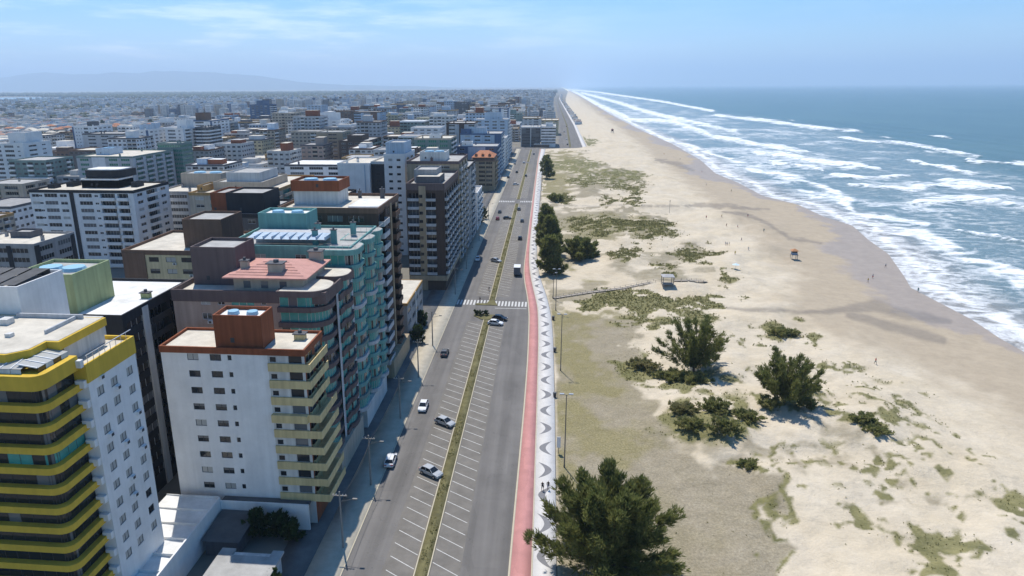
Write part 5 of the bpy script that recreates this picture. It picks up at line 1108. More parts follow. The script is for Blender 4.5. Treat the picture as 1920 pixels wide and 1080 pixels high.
def blades(C, D, L, Wd, K, spread, r):
    """K thin two-triangle blades round every direction D at C, as one array of quads."""
    N = len(C); C = np.repeat(C, K, 0); D = np.repeat(D, K, 0) + r.normal(0, spread, (N * K, 3)); D /= np.linalg.norm(D, axis=1)[:, None] + 1e-9
    L = np.repeat(L, K) * r.uniform(.6, 1.15, N * K); S = np.cross(D, r.normal(0, 1, (N * K, 3))); S /= np.linalg.norm(S, axis=1)[:, None] + 1e-9
    S *= (np.repeat(Wd, K) * r.uniform(.7, 1.2, N * K))[:, None]; C = C + r.normal(0, .12, C.shape) * L[:, None]
    V = np.stack([C - S * .35, C + D * (L * .5)[:, None] - S * .5, C + D * L[:, None], C + D * (L * .45)[:, None] + S * .5], 1).reshape(-1, 3)
    return V, np.arange(len(V)).reshape(-1, 4)
def tree(name, label, base, rad, ht, nl, npl, seed, leaf, cat='tree', bl=0.9, bw=0.16, K=7, low=0.12, spire=0.0, group=None, trunk_r=0.25, sa=.24, vase=0):
    r = np.random.default_rng(seed); e = empty(name, base, label, cat, group)
    tm = MB(); Cs, Ds = [], []
    tm.tube((0, 0, -0.3), (0, 0, ht * .35), trunk_r, trunk_r * .7, 7); tm.tube((0, 0, ht * .35), (r.normal(0, .2), r.normal(0, .2), ht * .8), trunk_r * .7, trunk_r * .2, 6)
    for i in range(nl):
        az = i * 2.399 + r.normal(0, .3); t = (i + .5) / nl
        z0 = ht * (low * .5 + .45 * t * (1 if not spire else 1.6)); z0 = min(z0, ht * .85)
        if spire: out = rad * (1 - t * .85) * r.uniform(.7, 1.1); z1 = z0 + ht * .10 + out * .25
        elif vase: z0 = ht * .14; el = .22 + .78 * t; out = rad * math.cos(el * 1.3) * r.uniform(.8, 1.2); z1 = ht * (.18 + .82 * math.sin(el * 1.5)) * r.uniform(.85, 1.1)
        else:
            el = t ** 0.8; out = rad * math.cos(el * 1.25) * r.uniform(.75, 1.12) ; z1 = ht * (low + (1 - low) * math.sin(.12 + el * 1.42)) * r.uniform(.86, 1.08)
        p0 = np.array([0, 0, z0]); p1 = np.array([math.cos(az) * out, math.sin(az) * out, z1]); mid = (p0 + p1) / 2 + np.array([0, 0, -.06 * ht * (1 - t)])
        tm.tube(p0, mid, trunk_r * .4, trunk_r * .25, 5); tm.tube(mid, p1, trunk_r * .25, trunk_r * .06, 5)
        k = npl // nl; q = r.random(k) ** .65; pts = np.where(q[:, None] < .5, p0 + (mid - p0) * (q * 2)[:, None], mid + (p1 - mid) * ((q - .5) * 2)[:, None])
        sp = rad * (sa - sa * .68 * q); pts = pts + r.normal(0, 1, (k, 3)) * sp[:, None] * np.array([.62, .62, .5]); pts[:, 2] = np.maximum(pts[:, 2], .12)
        d = (p1 - p0) / np.linalg.norm(p1 - p0); Ds.append(np.tile(d, (k, 1)) * .8 + np.array([0, 0, .35]) + (pts - (p0 + p1) / 2) * (.5 / rad)); Cs.append(pts)
    C = np.concatenate(Cs); D = np.concatenate(Ds); D /= np.linalg.norm(D, axis=1)[:, None]
    V, Q = blades(C, D, np.full(len(C), bl), np.full(len(C), bw), K, .42, r)
    tm.build('trunk', BARK, e); link('crown', np_mesh('crown', V, Q, leaf), e)
    return e
def T_(pt, dx=0, dy=0): p = BG(*pt); return (p[0] + dx, p[1] + dy, p[2])
tree('casuarina_tree', 'big spreading casuarina overhanging the promenade at the bottom of the photo', (9.6, 84.0, 0), 10.0, 14.0, 34, 6500, 3, CAS, bl=1.0, bw=.15, K=11, low=.06, trunk_r=.4, sa=.2)
tree('casuarina_tree', 'open windswept casuarina on the sand with a dark matted base', T_((1300, 698)), 8.6, 12.5, 26, 2100, 11, CAS, bl=1.0, bw=.15, K=9, low=.05, trunk_r=.3, vase=1, sa=.17)
tree('casuarina_tree', 'rounded casuarina standing seaward on the dunes', T_((1470, 758)), 7.0, 10.8, 26, 2200, 5, CAS, bl=.9, bw=.14, K=9, low=.10, trunk_r=.3, vase=1, sa=.18)
tree('casuarina_tree', 'tall dense casuarina beside the promenade past the zebra crossing', T_((1031, 512)), 6.0, 16, 26, 2600, 8, CAS, bl=1.5, bw=.35, K=8, low=.0, spire=1)
tree('casuarina_tree', 'second casuarina of the tall promenade clump', T_((1030, 478)), 6.5, 18.5, 26, 2400, 9, CAS, bl=1.6, bw=.4, K=8, low=.0, spire=1)
tree('casuarina_tree', 'third and farthest casuarina of the tall promenade clump', T_((1024, 445)), 6.0, 17, 26, 2200, 10, CAS, bl=1.7, bw=.45, K=8, low=.0, spire=1)
tree('casuarina_bush', 'round dark casuarina bush on the grass right of the tall clump', T_((1088, 486)), 8.0, 8, 18, 1500, 12, CAS, bl=1.5, bw=.4, K=8, low=.05)
tree('casuarina_tree', 'slender casuarina farther along the promenade edge', T_((1026, 335)), 6, 15, 16, 800, 13, CAS, bl=2, bw=.6, K=7, spire=1)
tree('casuarina_tree', 'short casuarina just past the slender one', T_((1024, 318)), 6, 12, 14, 600, 14, CAS, bl=2, bw=.7, K=7, spire=1)
tree('dune_bush', 'small bush where the drain meets the far grass', T_((1042, 378)), 5, 4, 10, 500, 15, CAS, 'bush', bl=1.4, bw=.5, K=6)
for k, (px, rr, hh_, lab) in enumerate((
        ((1262, 712), 4.6, 1.7, 'low green shrub mat at the foot of the windswept casuarina'), ((1300, 716), 4.2, 1.6, 'low shrub mat just right of the first under the windswept casuarina'),
        ((1442, 765), 2.9, 2.2, 'round dark shrub left of the seaward casuarina trunk'), ((1513, 766), 2.6, 2.0, 'round shrub right of the seaward casuarina trunk'), ((1506, 733), 3.2, 1.6, 'trailing shrub on the right skirt of the seaward casuarina'),
        ((1295, 805), 3.2, 2.1, 'dark small shrub at the left of the scrub patch'), ((1356, 812), 3.6, 2.9, 'tallest dark shrub in the scrub patch below the casuarinas'), ((1340, 770), 3.8, 2.0, 'olive bush at the back of the scrub patch'), ((1402, 788), 3.2, 1.6, 'green shrub at the right of the scrub patch'), ((1280, 772), 3.6, 1.2, 'greyish dry shrub at the upper left of the scrub patch'),
        ((1205, 690), 4.0, 1.6, 'dry brownish shrub on the grass left of the windswept casuarina'), ((1620, 790), 3.0, .9, 'creeping shrub strip on the bright sand'), ((1645, 812), 2.6, .9, 'lower end of the creeping shrub strip'), ((1468, 628), 4.4, 1.5, 'sparse shrub on the dune crest above the seaward casuarina'),
        ((1405, 876), 2.4, .8, 'small shrub in the dune hollow'))):
    tree('dune_shrub', lab, T_(px), rr, hh_, 16, int(500 * (rr / 3) ** 1.5), 40 + k, TUF if 'dry' in lab else SHR, 'shrub', bl=.55, bw=.2, K=6, low=.15, trunk_r=.06, group='shrubs on the dunes')
# dune grass and creeping scrub: thousands of tufts, following where the scrub grows
pv = veg * sstep(560, 300, fy) + 0.02 * grs * sstep(150, 60, fy) ; pv = pv / pv.sum(); ar = np.clip(0.0075 * fy, .9, 6) ** 2; pv = pv * ar; pv /= pv.sum()
idx = rng.choice(len(pv), 15000, p=pv); C = BV[idx] + np.stack([rng.normal(0, .5, 15000), rng.normal(0, .6, 15000), np.full(15000, .02)], 1)
ln = rng.uniform(.14, .36, 15000) * np.clip(fy[idx] / 140, .8, 1.8)
V, Q = blades(C, np.tile([0, 0, 1.], (15000, 1)), ln, ln * .5, 6, .75, rng)
tag(link('dune_grass', np_mesh('dune_grass', V, Q, TUF)), 'low dune grass and creeping scrub over the sand', 'grass', kind='stuff')
C = np.stack([rng.uniform(MED_L + .15, MED_R - .15, 5200), rng.uniform(70, 420, 5200), np.full(5200, .16)], 1); C = C[(C[:, 1] < 192) | (C[:, 1] > 213)]; C = C[(C[:, 1] < 400) & (fbm(C[:, 0] * .9, C[:, 1] * .35, 3) > .5)]
V, Q = blades(C, np.tile([0, 0, 1.], (len(C), 1)), rng.uniform(.08, .3, len(C)), rng.uniform(.05, .2, len(C)), 4, .8, rng)
tag(link('median_grass', np_mesh('median_grass', V, Q, TUF)), 'short dry grass along the road median', 'grass', kind='stuff')
# small shrubs on the island, trees in the walled garden, along the pavement and in town
for k, (x, y) in enumerate(((-20.0, 196.4), (-18.6, 195.9), (-17.0, 196.2))):
    tree('island_shrub', ['leftmost', 'middle', 'rightmost'][k] + ' of three small shrubs on the traffic island', (x, y, .15), .9, 1.4, 8, 120, 70 + k, CTY, 'shrub', bl=.4, bw=.2, K=5, trunk_r=.05, group='shrubs on the traffic island')
for k, (x, y, h_, lab) in enumerate(((-42.6, 87.6, 4.2, 'tallest dark tree in the walled garden'), (-39.4, 88, 3.6, 'middle dark tree in the walled garden'), (-37.2, 87, 3.2, 'dark tree by the garden wall corner'), (-35.8, 76, 2.8, 'light green bush beside the concrete flat roof'), (-34.6, 185.5, 4, 'yellow green street tree in front of the cream roofed shop house'), (-33.4, 172, 4.5, 'dark street tree below the dark brown tower'), (-31.8, 352, 6, 'street tree at the edge of the empty lot'), (-33, 340, 5, 'street tree by the small white block'))):
    tree('garden_tree' if k < 4 else 'street_tree', lab, (x, y, 0.1), h_ * .48, h_, 14, 420, 80 + k, CTY, bl=.7, bw=.3, K=6, low=.1, trunk_r=.1)
tt_ = 0
for _ in range(400):
    if tt_ >= 46: break
    x, y = random.uniform(-900, -60), random.uniform(240, 1300); q = proj([(x, y, 4)])[0]
    if not (-20 < q[0] < 900) or not free(x - 4, x + 4, y - 4, y + 4): continue
    if x > -470: x = -62 - 16 * random.random() if random.random() < .3 else x
    tree('town_tree', unique('%s tree among buildings %s' % (random.choice(['round dark', 'broad dark', 'tall dark', 'small green', 'ragged green']), near_of(x, y)), []), (x, y, 0), random.uniform(3, 7), random.uniform(6, 12), 12, 260, 200 + tt_, CTY, bl=2.0, bw=.9, K=5, group='trees among the houses'); tt_ += 1
# woodland on the skyline: one mass of crowns
nW = 9000; wy = 4300 + 5500 * rng.random(nW) ** 1.2; wx = rng.uniform(-1.0, 0.02, nW) * wy * 0.95 - 60
wy[:900] = rng.uniform(1500, 3200, 900); wx[:900] = rng.uniform(-2600, -450, 900)
lagm = inpoly(proj(np.stack([wx, wy, np.zeros(nW)], 1)), [(-400, 199), (0, 193.5), (130, 190.5), (220, 187), (60, 181), (-300, 181)]) < .5
wx, wy = wx[lagm], wy[lagm]; nW = len(wx); sz = rng.uniform(5, 12, nW) * (1 + (wy > 3500) * .6)
oc = np.array([[1, 0, .45], [.5, .87, .45], [-.5, .87, .45], [-1, 0, .45], [-.5, -.87, .45], [.5, -.87, .45], [0, 0, 1.0], [.7, 0, 0], [.35, .6, 0], [-.35, .6, 0], [-.7, 0, 0], [-.35, -.6, 0], [.35, -.6, 0]])
V = (oc[None] * (1 + rng.normal(0, .18, (nW, 13, 1)))) * sz[:, None, None] * np.array([1.1, 1.1, .95]) + np.stack([wx, wy, np.zeros(nW)], 1)[:, None]
tq = [(i, (i + 1) % 6, 6, 6) for i in range(6)]; fq = [(7 + i, 7 + (i + 1) % 6, (i + 1) % 6, i) for i in range(6)]
tri = np.array([(i, (i + 1) % 6, 6) for i in range(6)] + [t for a, b, c, d in fq for t in ((a, b, c), (a, c, d))])
Q = (np.arange(nW)[:, None, None] * 13 + tri[None]).reshape(-1, 3)
FWD = mat('far_woodland', (0.045, 0.06, 0.03), 0.95, 0.4, 0.02)
tag(link('woodland', np_mesh('woodland', V.reshape(-1, 3), Q, FWD)), 'dark woodland in a band along the inland horizon', 'woodland', kind='stuff')

# ------------------------------------------------------------------ vehicles
TYRE = mat('tyre_rubber', (0.02, 0.02, 0.02), 0.8, 0); RIM = mat('wheel_rim', (0.4, 0.4, 0.42), 0.35, 0, metal=.8); CGL = mat('car_glass', (0.015, 0.018, 0.02), 0.05, 0, spec=.6)
LAMP = mat('headlamp', (0.7, 0.7, 0.7), 0.15, 0); TAIL = mat('tail_lamp', (0.35, 0.02, 0.02), 0.3, 0)
def paint(n_, c): return mat('car_paint_' + n_, c, 0.22, 0, spec=.5)
CARP = dict(white=paint('white', (.75, .75, .75)), silver=paint('silver', (.42, .43, .44)), grey=paint('grey', (.12, .125, .13)), black=paint('black', (.012, .012, .014)), red=paint('red', (.3, .02, .02)), blue=paint('blue', (.03, .06, .18)))
CARM = {}
def car_meshes():
    if CARM: return CARM
    # side outline (x along the car, z up) of the lower body, lofted with a slight tumblehome
    low = [(-2.05, .35), (-2.1, .62), (-1.98, .88), (-1.2, .93), (.95, .92), (1.75, .80), (2.08, .62), (2.1, .35)]
    m = MB()
    def loft(out, w0, w1f):
        n = len(out); L_ = [(x, -w1f(x, z), z) for x, z in out]; R_ = [(x, w1f(x, z), z) for x, z in out]; i = len(m.v); m.v += L_ + R_
        for k in range(n - 1): m.f.append((i + k, i + k + 1, i + n + k + 1, i + n + k)); m.m.append(0)
        m.f.append(tuple(i + k for k in reversed(range(n)))); m.f.append(tuple(i + n + k for k in range(n))); m.m += [0, 0]; m.f.append((i, i + n, i + 2 * n - 1, i + n - 1)); m.m.append(0)
    wf = lambda x, z: .86 - .05 * max(0, z - .6) / .3 - .10 * max(0, abs(x) - 1.6) / .5
    loft(low, .86, wf)
    roofo = [(-1.75, .92), (-1.35, 1.40), (-.6, 1.48), (.25, 1.44), (1.05, .92)]
    CARM['body'] = m
    m = MB(); rw = .60
    m.v = [(-1.30, -rw, 1.40), (-.6, -rw - .02, 1.48), (.28, -rw, 1.44), (.28, rw, 1.44), (-.6, rw + .02, 1.48), (-1.30, rw, 1.40), (-1.3, -rw, 1.34), (.3, -rw, 1.38), (.3, rw, 1.38), (-1.3, rw, 1.34)]
    m.f = [(0, 1, 4, 5), (1, 2, 3, 4), (6, 7, 2, 1, 0), (5, 4, 3, 8, 9), (7, 8, 3, 2), (9, 6, 0, 5)]; m.m = [0] * 6
    for sy_ in (-1, 1):                                    # pillars
        for (xa, xb) in ((-1.72, -1.3), (-.55, -.55), (1.0, .3)):
            m.tube((xa, sy_ * .78, .93), (xb, sy_ * rw, 1.42), .05, .045, 4)
    CARM['roof'] = m
    def q(a): mm = MB(); mm.quad(*a); return mm
    CARM['windshield'] = q([(1.03, -.74, .93), (1.03, .74, .93), (.30, .57, 1.40), (.30, -.57, 1.40)])
    CARM['rear_window'] = q([(-1.73, .72, .94), (-1.73, -.72, .94), (-1.32, -.57, 1.37), (-1.32, .57, 1.37)])
    CARM['side_window'] = [q([(-1.68, s * .77, .94), (1.0, s * .77, .94), (.3, s * .595, 1.39), (-1.3, s * .595, 1.35)][::1 if s < 0 else -1]) for s in (-1, 1)]
    w = MB(); w.tube((0, -.09, 0), (0, .09, 0), .31, .31, 12); w.f.append(tuple(reversed(range(12)))); w.m.append(0); CARM['tyre'] = w
    rm = MB(); rm.tube((0, -.1, 0), (0, .1, 0), .19, .19, 10); rm.f.append(tuple(reversed(range(10)))); rm.m.append(0); CARM['rim'] = rm
    h = MB(); h.box(-.04, .04, -.2, .2, -.07, .07); CARM['lamp'] = h
    CARM['me'] = {k: CARM[k].mesh(k, mt) for k, mt in (('windshield', CGL), ('rear_window', CGL), ('tyre', TYRE), ('rim', RIM))}
    CARM['me']['side'] = [s.mesh('side_window', CGL) for s in CARM['side_window']]; CARM['me']['hl'] = CARM['lamp'].mesh('headlight', LAMP); CARM['me']['tl'] = CARM['lamp'].mesh('taillight', TAIL)
    CARM['col'] = {}
    return CARM
def car(label, x, y, ang, colr, z=0.0, detail=True, scale=1.06):
    M = car_meshes()
    if colr not in M['col']:
        b = M['body'].mesh('body', CARP[colr]); r_ = M['roof'].mesh('roof', CARP[colr])
        bb = bpy.data.meshes; M['col'][colr] = (b, r_)
    e = empty('car', (x, y, z), label, 'car', 'cars on the seafront avenue', ang); e.scale = (scale,) * 3; b, r_ = M['col'][colr]
    link('body', b, e); link('roof', r_, e); me = M['me']
    link('windshield', me['windshield'], e); link('rear_window', me['rear_window'], e)
    for k in (0, 1): link('side_window', me['side'][k], e)
    for xx in (-1.3, 1.32):
        for yy in (-.78, .78):
            w = link('wheel', me['tyre'], e, (xx, yy, .31))
            if detail: link('rim', me['rim'], w)
    if detail:
        for yy in (-.55, .55): link('headlight', me['hl'], e, (2.04, yy, .68)); link('taillight', me['tl'], e, (-2.06, yy, .74))
    return e
up, dn = math.pi / 2, -math.pi / 2
PKL = math.atan2(-2.6, 4.0)
def cg(px): g_ = G(*px); return float(g_[0]), float(g_[1])
CL = [('white car driving closest on the near left lane', (733, 868), up + .03, 'white'), ('white car ahead of the first on the left lane, before the crossing', (794, 766), dn, 'white'),
      ('pale silver car parked at a slant by the median, farther of two', (834, 796), PKL, 'silver'), ('silver hatchback parked at a slant by the median, nearer of two', (808, 890), PKL, 'silver'),
      ('small grey car on the left lane below the zebra crossing', (834, 665), up, 'grey'), ('white car turning through the gap in the median', (929, 609), -.2, 'white'), ('black car turning beside the white one in the median gap', (937, 600), -.25, 'black'),
      ('white car on the left lane past the zebra crossing', (896, 488), dn, 'white'), ('silver car parked by the median past the zebra crossing', (930, 491), PKL, 'silver'), ('dark car on the right lane ahead of the truck', (975, 449), up, 'black'),
      ('dark car on the right lane, second ahead of the truck', (979, 416), up, 'grey'), ('dark car on the right lane near the far crossing', (973, 394), up, 'grey'), ('grey car on the left lane just before the far crossing', (937, 399), up, 'grey'), ('dark car crossing at the far median gap', (951, 411), .1, 'black'), ('small red car at the left kerb before the far crossing', (933, 412), up, 'red'),
      ('white car past the far crossing on the left lane', (967, 347), .3, 'white'), ('dark car on the left lane well past the far crossing', (969, 324), up, 'black'), ('white van-like car near the avenue end, left lane', (966, 302), up, 'white'), ('white car near the avenue end by the median', (982, 306), up, 'white'), ('dark car near the avenue end on the right lane', (1001, 290), up, 'grey'), ('grey car at the right lane past the far crossing', (986, 331), up, 'grey'),
      ('white car on the second avenue beyond the hotel', (1062, 262), up, 'white'), ('dark car on the second avenue beyond the hotel', (1064, 272), up, 'black'), ('silver car farther on the second avenue', (1058, 248), up, 'silver'), ('red car far along the second avenue', (1062, 238), up, 'red'), ('white car parked at the kerb near the slate blue tower', (957, 318), up, 'white'), ('silver car parked at the kerb past the slate blue tower', (965, 308), up, 'silver'), ('dark car parked at the kerb past the orange tiled block', (953, 334), up, 'black')]
for i, (lab, px, a, c) in enumerate(CL):
    x, y = cg(px); car(lab, x, y, a, c, 0.01, i < 9)
# delivery truck on the right lane
x, y = cg((970, 514)); e = empty('truck', (x, y, .01), 'delivery truck with white cab roof and dark box on the right lane', 'truck', rz=up)
m = MB(); m.box(-3.4, 1.2, -1.15, 1.15, .75, 3.3); m.build('cargo_box', mat('truck_box', (.10, .11, .13), .5, .1, 1), e)
m = MB(); m.box(-3.45, 1.25, -1.2, 1.2, 3.302, 3.4); m.build('box_roof', mat('truck_roof', (.70, .71, .72), .5, .08, 1), e)
m = MB(); m.v = [(1.35, -1, .6), (2.9, -1, .6), (2.9, -1, 1.5), (2.55, -1, 2.4), (1.35, -1, 2.5), (1.35, 1, .6), (2.9, 1, .6), (2.9, 1, 1.5), (2.55, 1, 2.4), (1.35, 1, 2.5)]; m.f = [(0, 1, 2, 3, 4), (9, 8, 7, 6, 5), (1, 6, 7, 2), (2, 7, 8, 3), (3, 8, 9, 4), (4, 9, 5, 0)]; m.m = [0] * 6; m.build('cab', CARP['white'], e)
m = MB(); m.quad((2.91, -.85, 1.55), (2.91, .85, 1.55), (2.6, .85, 2.3), (2.6, -.85, 2.3)); m.build('windshield', CGL, e)
m = MB(); m.box(-3.3, 2.7, -.5, .5, .45, .74); m.build('chassis', FRAMED, e)
for xx in (-2.4, 2.0):
    for yy in (-.95, .95): w_ = link('wheel', CARM['me']['tyre'], e, (xx, yy, .45)); w_.scale = (1.45, 1.6, 1.45)

# ------------------------------------------------------------------ poles, lamps, signs
STEEL = mat('galvanised_steel', (.16, .16, .16), .5, .1, 2, metal=.5); CONC = mat('pole_concrete', (.26, .25, .23), .9, .2, 2); WOOD = mat('weathered_wood', (.34, .30, .25), .9, .25, 3, .3)
def lamp_post(label, x, y, z, h, heads):
    e = empty('street_lamp', (x, y, z), label, 'street lamp', 'lamp posts along the promenade')
    m = MB(); m.tube((0, 0, -.2), (0, 0, .5), .17, .15, 8); m.tube((0, 0, .5), (0, 0, h), .12, .07, 8); m.build('post', STEEL, e)
    for a in heads:
        m = MB(); m.tube((0, 0, h - .15), (math.cos(a) * .5, math.sin(a) * .5, h + .1), .045, .04, 5); m.build('arm', STEEL, e)
        m = MB(); m.box(-.38, .38, -.17, .17, -.07, .09); o = m.build('lamp_head', ALU, e); o.location = (math.cos(a) * .8, math.sin(a) * .8, h + .12); o.rotation_euler[2] = a
for lab, px, top in (('promenade lamp post nearest the big casuarina', (1058, 876), 740), ('promenade lamp post beside the grass, second from the big casuarina', (1051, 695), 590), ('promenade lamp post level with the boardwalk start', (1042, 582), 505), ('slim lamp post just behind the boardwalk one', (1037, 560), 512)):
    g_ = G(*px); lamp_post(lab, float(g_[0]), float(g_[1]), .0, float(PY(px[0], top, g_[1])[2]), (0, math.pi) if 'slim' not in lab else (0,))
for k in range(6):
    y = 330 + k * 42; lamp_post('%s promenade lamp post past the tall casuarina clump' % ['first', 'second', 'third', 'fourth', 'fifth', 'sixth'][k], float(PRf(y)) + .8, y, 0, 12, (0, math.pi))
def pole(label, x, y, h):
    e = empty('utility_pole', (x, y, .1), label, 'utility pole', 'utility poles on the left pavement')
    m = MB(); m.tube((0, 0, 0), (0, 0, h), .17, .11, 8); m.build('post', CONC, e)
    m = MB(); m.box(-1.1, 1.1, -.06, .06, h - .7, h - .58); m.build('crossarm', WOOD, e)
    for xx in (-.95, -.5, .5, .95): m = MB(); m.tube((xx, 0, h - .579), (xx, 0, h - .38), .05, .05, 6); m.build('insulator', FRAMEW, e)
    m = MB(); m.tube((.1, 0, h - 1.6), (2.1, 0, h - 1.1), .04, .04, 5); m.build('arm', STEEL, e); m = MB(); m.box(1.9, 2.6, -.15, .15, h - 1.16, h - 1.0); m.build('lamp_head', STEEL, e)
PN = ['nearest utility pole, beside the walled garden', 'utility pole by the first white car', 'utility pole under the turquoise tower', 'utility pole below the dark brown tower', 'utility pole by the cream roofed shop house', 'utility pole at the dark striped tower corner', 'utility pole midway past the dark striped tower', 'utility pole before the empty lot', 'utility pole at the empty lot']
PY_ = [86, 103, 128, 149, 170, 217, 250, 300, 350]
for lab, y in zip(PN, PY_): pole(lab, -28.9, y, 9.5)
WIRE = mat('cable', (.03, .03, .03), .6, 0)
for a, b in zip(PY_[:-1], PY_[1:]):
    m = MB(); pts = [(-28.9 + .5, a + (b - a) * t, 9.25 - 1.0 * 4 * t * (1 - t)) for t in np.linspace(0, 1, 9)]
    for p0, p1 in zip(pts[:-1], pts[1:]): m.tube(p0, p1, .03, .03, 4, 0, False)
    tag(m.build('power_cable', WIRE), 'power cable sagging onward from the ' + PN[PY_.index(a)], 'cable', 'power cables between the pavement poles')
g_ = G(1047, 850); e = empty('sign_board', (float(g_[0]), float(g_[1]), 0), 'tall white sign panel standing at the promenade edge by the big casuarina', 'sign'); m = MB(); m.tube((0, 0, -.1), (0, 0, 1.2), .06, .06, 6); m.build('post', STEEL, e); m = MB(); m.box(-.35, .35, -.05, .05, 1.2, 3.4); m.build('panel', FRAMEW, e)
for k, (px, lab) in enumerate((((1040, 745), 'dark litter bin at the promenade edge between the near lamp posts'), ((1040, 660), 'dark litter bin beside the second promenade lamp post'), ((1037, 600), 'dark litter bin near the boardwalk start'))):
    g_ = G(*px); e = empty('litter_bin', (float(g_[0]), float(g_[1]), 0), lab, 'bin', 'bins along the promenade'); m = MB(); m.tube((0, 0, 0), (0, 0, 1.1), .3, .38, 10); m.build('drum', FRAMED, e); m = MB(); m.tube((0, 0, 1.1), (0, 0, 1.25), .42, .3, 10); m.build('lid', STEEL, e); m = MB(); m.tube((.5, 0, 0), (.5, 0, 1.5), .05, .05, 6); m.build('post', STEEL, e)

# ------------------------------------------------------------------ beach furniture
def post_rail(name, label, pts, h=.6, plank=False):
    e = empty(name, pts[0], label, 'boardwalk'); o = pts[0]; rel = [Vector(p_) - Vector(o) for p_ in pts]
    for a, b in zip(rel[:-1], rel[1:]):
        n = max(1, int((b - a).length / 1.9)); d = (b - a).normalized(); sd = Vector((-d.y, d.x, 0)) * .75
        for i in range(n):
            c = a.lerp(b, i / n); c2 = a.lerp(b, (i + 1) / n)
            for s in (-1, 1):
                m = MB(); q_ = c + sd * s; m.box(q_.x - .05, q_.x + .05, q_.y - .05, q_.y + .05, q_.z - .6, q_.z + h + .3); m.build('post', WOOD, e)
                m = MB(); m.tube(c + sd * s + Vector((0, 0, h + .25)), c2 + sd * s + Vector((0, 0, h + .25)), .04, .04, 4); m.build('rail', WOOD, e)
            m = MB(); k = (c2 - c) * .47; mid = (c + c2) / 2 + Vector((0, 0, .3)); m.v = [tuple(mid - k - sd), tuple(mid - k + sd), tuple(mid + k + sd), tuple(mid + k - sd)]; m.f = [(0, 1, 2, 3)][::-1]; m.m = [0]
            m.v += [(x_, y_, z_ - .08) for x_, y_, z_ in m.v]; m.f = [(0, 3, 2, 1), (4, 5, 6, 7), (0, 1, 5, 4), (1, 2, 6, 5), (2, 3, 7, 6), (3, 0, 4, 7)]; m.m = [0] * 6; m.build('plank', WOOD, e)
post_rail('boardwalk', 'wooden boardwalk with railings running from the promenade up to the shelter', [BG(*p_) for p_ in ((1038, 560), (1100, 550), (1165, 542), (1205, 534), (1238, 527))])
post_rail('boardwalk', 'short wooden boardwalk going down to the beach from the shelter', [BG(*p_) for p_ in ((1264, 527), (1290, 527), (1325, 529))])
sb = BG(1251, 533); e = empty('beach_shelter', sb, 'square wooden shelter with flat grey roof on the sand at the boardwalk', 'shelter'); e.scale = (.85, .85, .85)
for sx_ in (-2, 2):
    for sy_ in (-2, 2): m = MB(); m.box(sx_ - .14, sx_ + .14, sy_ - .14, sy_ + .14, -.6, 3.4); m.build('post', WOOD, e)
m = MB(); m.box(-2.4, 2.4, -2.4, 2.4, 3.402, 3.52); m.v += [(-2.4, -2.4, 3.522), (2.4, -2.4, 3.522), (2.4, 2.4, 3.522), (-2.4, 2.4, 3.522), (0, 0, 4.1)]; n0 = len(m.v) - 5
for k in range(4): m.f.append((n0 + k, n0 + (k + 1) % 4, n0 + 4)); m.m.append(0)
m.build('roof', mat('shelter_roof', (.38, .37, .37), .8, .2, 1), e); m = MB(); m.box(-2.1, 2.1, -2.1, 2.1, .2, .34); m.build('deck', WOOD, e)
for s in (-1, 1): m = MB(); m.box(-1.8, 1.8, s * 2 - .05, s * 2 + .05, 1.2, 1.32); m.build('rail', WOOD, e)
def guard(label, px, sc_=1.0, body=(.22, .32, .48), roofc=(.55, .22, .06)):
    b0 = BG(*px); e = empty('lifeguard_hut', b0, label, 'lifeguard hut'); e.scale = (sc_,) * 3
    for sx_ in (-1.2, 1.2):
        for sy_ in (-1.1, 1.1): m = MB(); m.tube((sx_ * 1.1, sy_ * 1.1, -.5), (sx_, sy_, 2.3), .1, .1, 6); m.build('leg', WOOD, e)
    m = MB(); m.box(-1.6, 1.6, -1.6, 1.5, 2.3, 2.45); m.build('deck', WOOD, e)
    m = MB(); m.box(-1.2, 1.2, -1.1, 1.2, 2.452, 3.4); m.build('wall', mat('hut_wall_' + str(body[0]), body, .7, .1, 1), e); m = MB(); m.box(-1.1, 1.1, -1.0, 1.1, 3.402, 4.3); m.build('window_band', GLASS, e)
    m = MB(); z = 4.302; m.v = [(-1.8, -1.8, z), (1.8, -1.8, z), (1.8, 1.8, z), (-1.8, 1.8, z), (0, 0, z + 1.1)]; m.f = [(0, 1, 4), (1, 2, 4), (2, 3, 4), (3, 0, 4), (3, 2, 1, 0)]; m.m = [0] * 5; m.build('roof', mat('hut_roof_' + str(roofc[0]), roofc, .7, .15, 1), e)
    m = MB(); m.tube((1.7, -.3, 0), (1.3, -.3, 2.35), .05, .05, 5); m.tube((1.7, .3, 0), (1.3, .3, 2.35), .05, .05, 5); 
    for k in range(6): m.tube((1.66 - .07 * k, -.3, .3 + .35 * k), (1.66 - .07 * k, .3, .3 + .35 * k), .035, .035, 4)
    m.build('ladder', WOOD, e)
guard('lifeguard hut on stilts with orange roof alone on the wet sand', (1488, 486), .8, (.22, .30, .42), (.42, .20, .09)); guard('small dark red lifeguard hut far up the beach', (1148, 250), 1.2, (.1, .03, .03), (.12, .03, .04))
b0 = BG(1379, 505); e = empty('beach_umbrella', b0, 'pale blue beach umbrella planted at the edge of the dunes', 'umbrella'); m = MB(); m.tube((0, 0, -.3), (0, 0, 2.2), .04, .04, 6); m.build('pole', ALU, e)
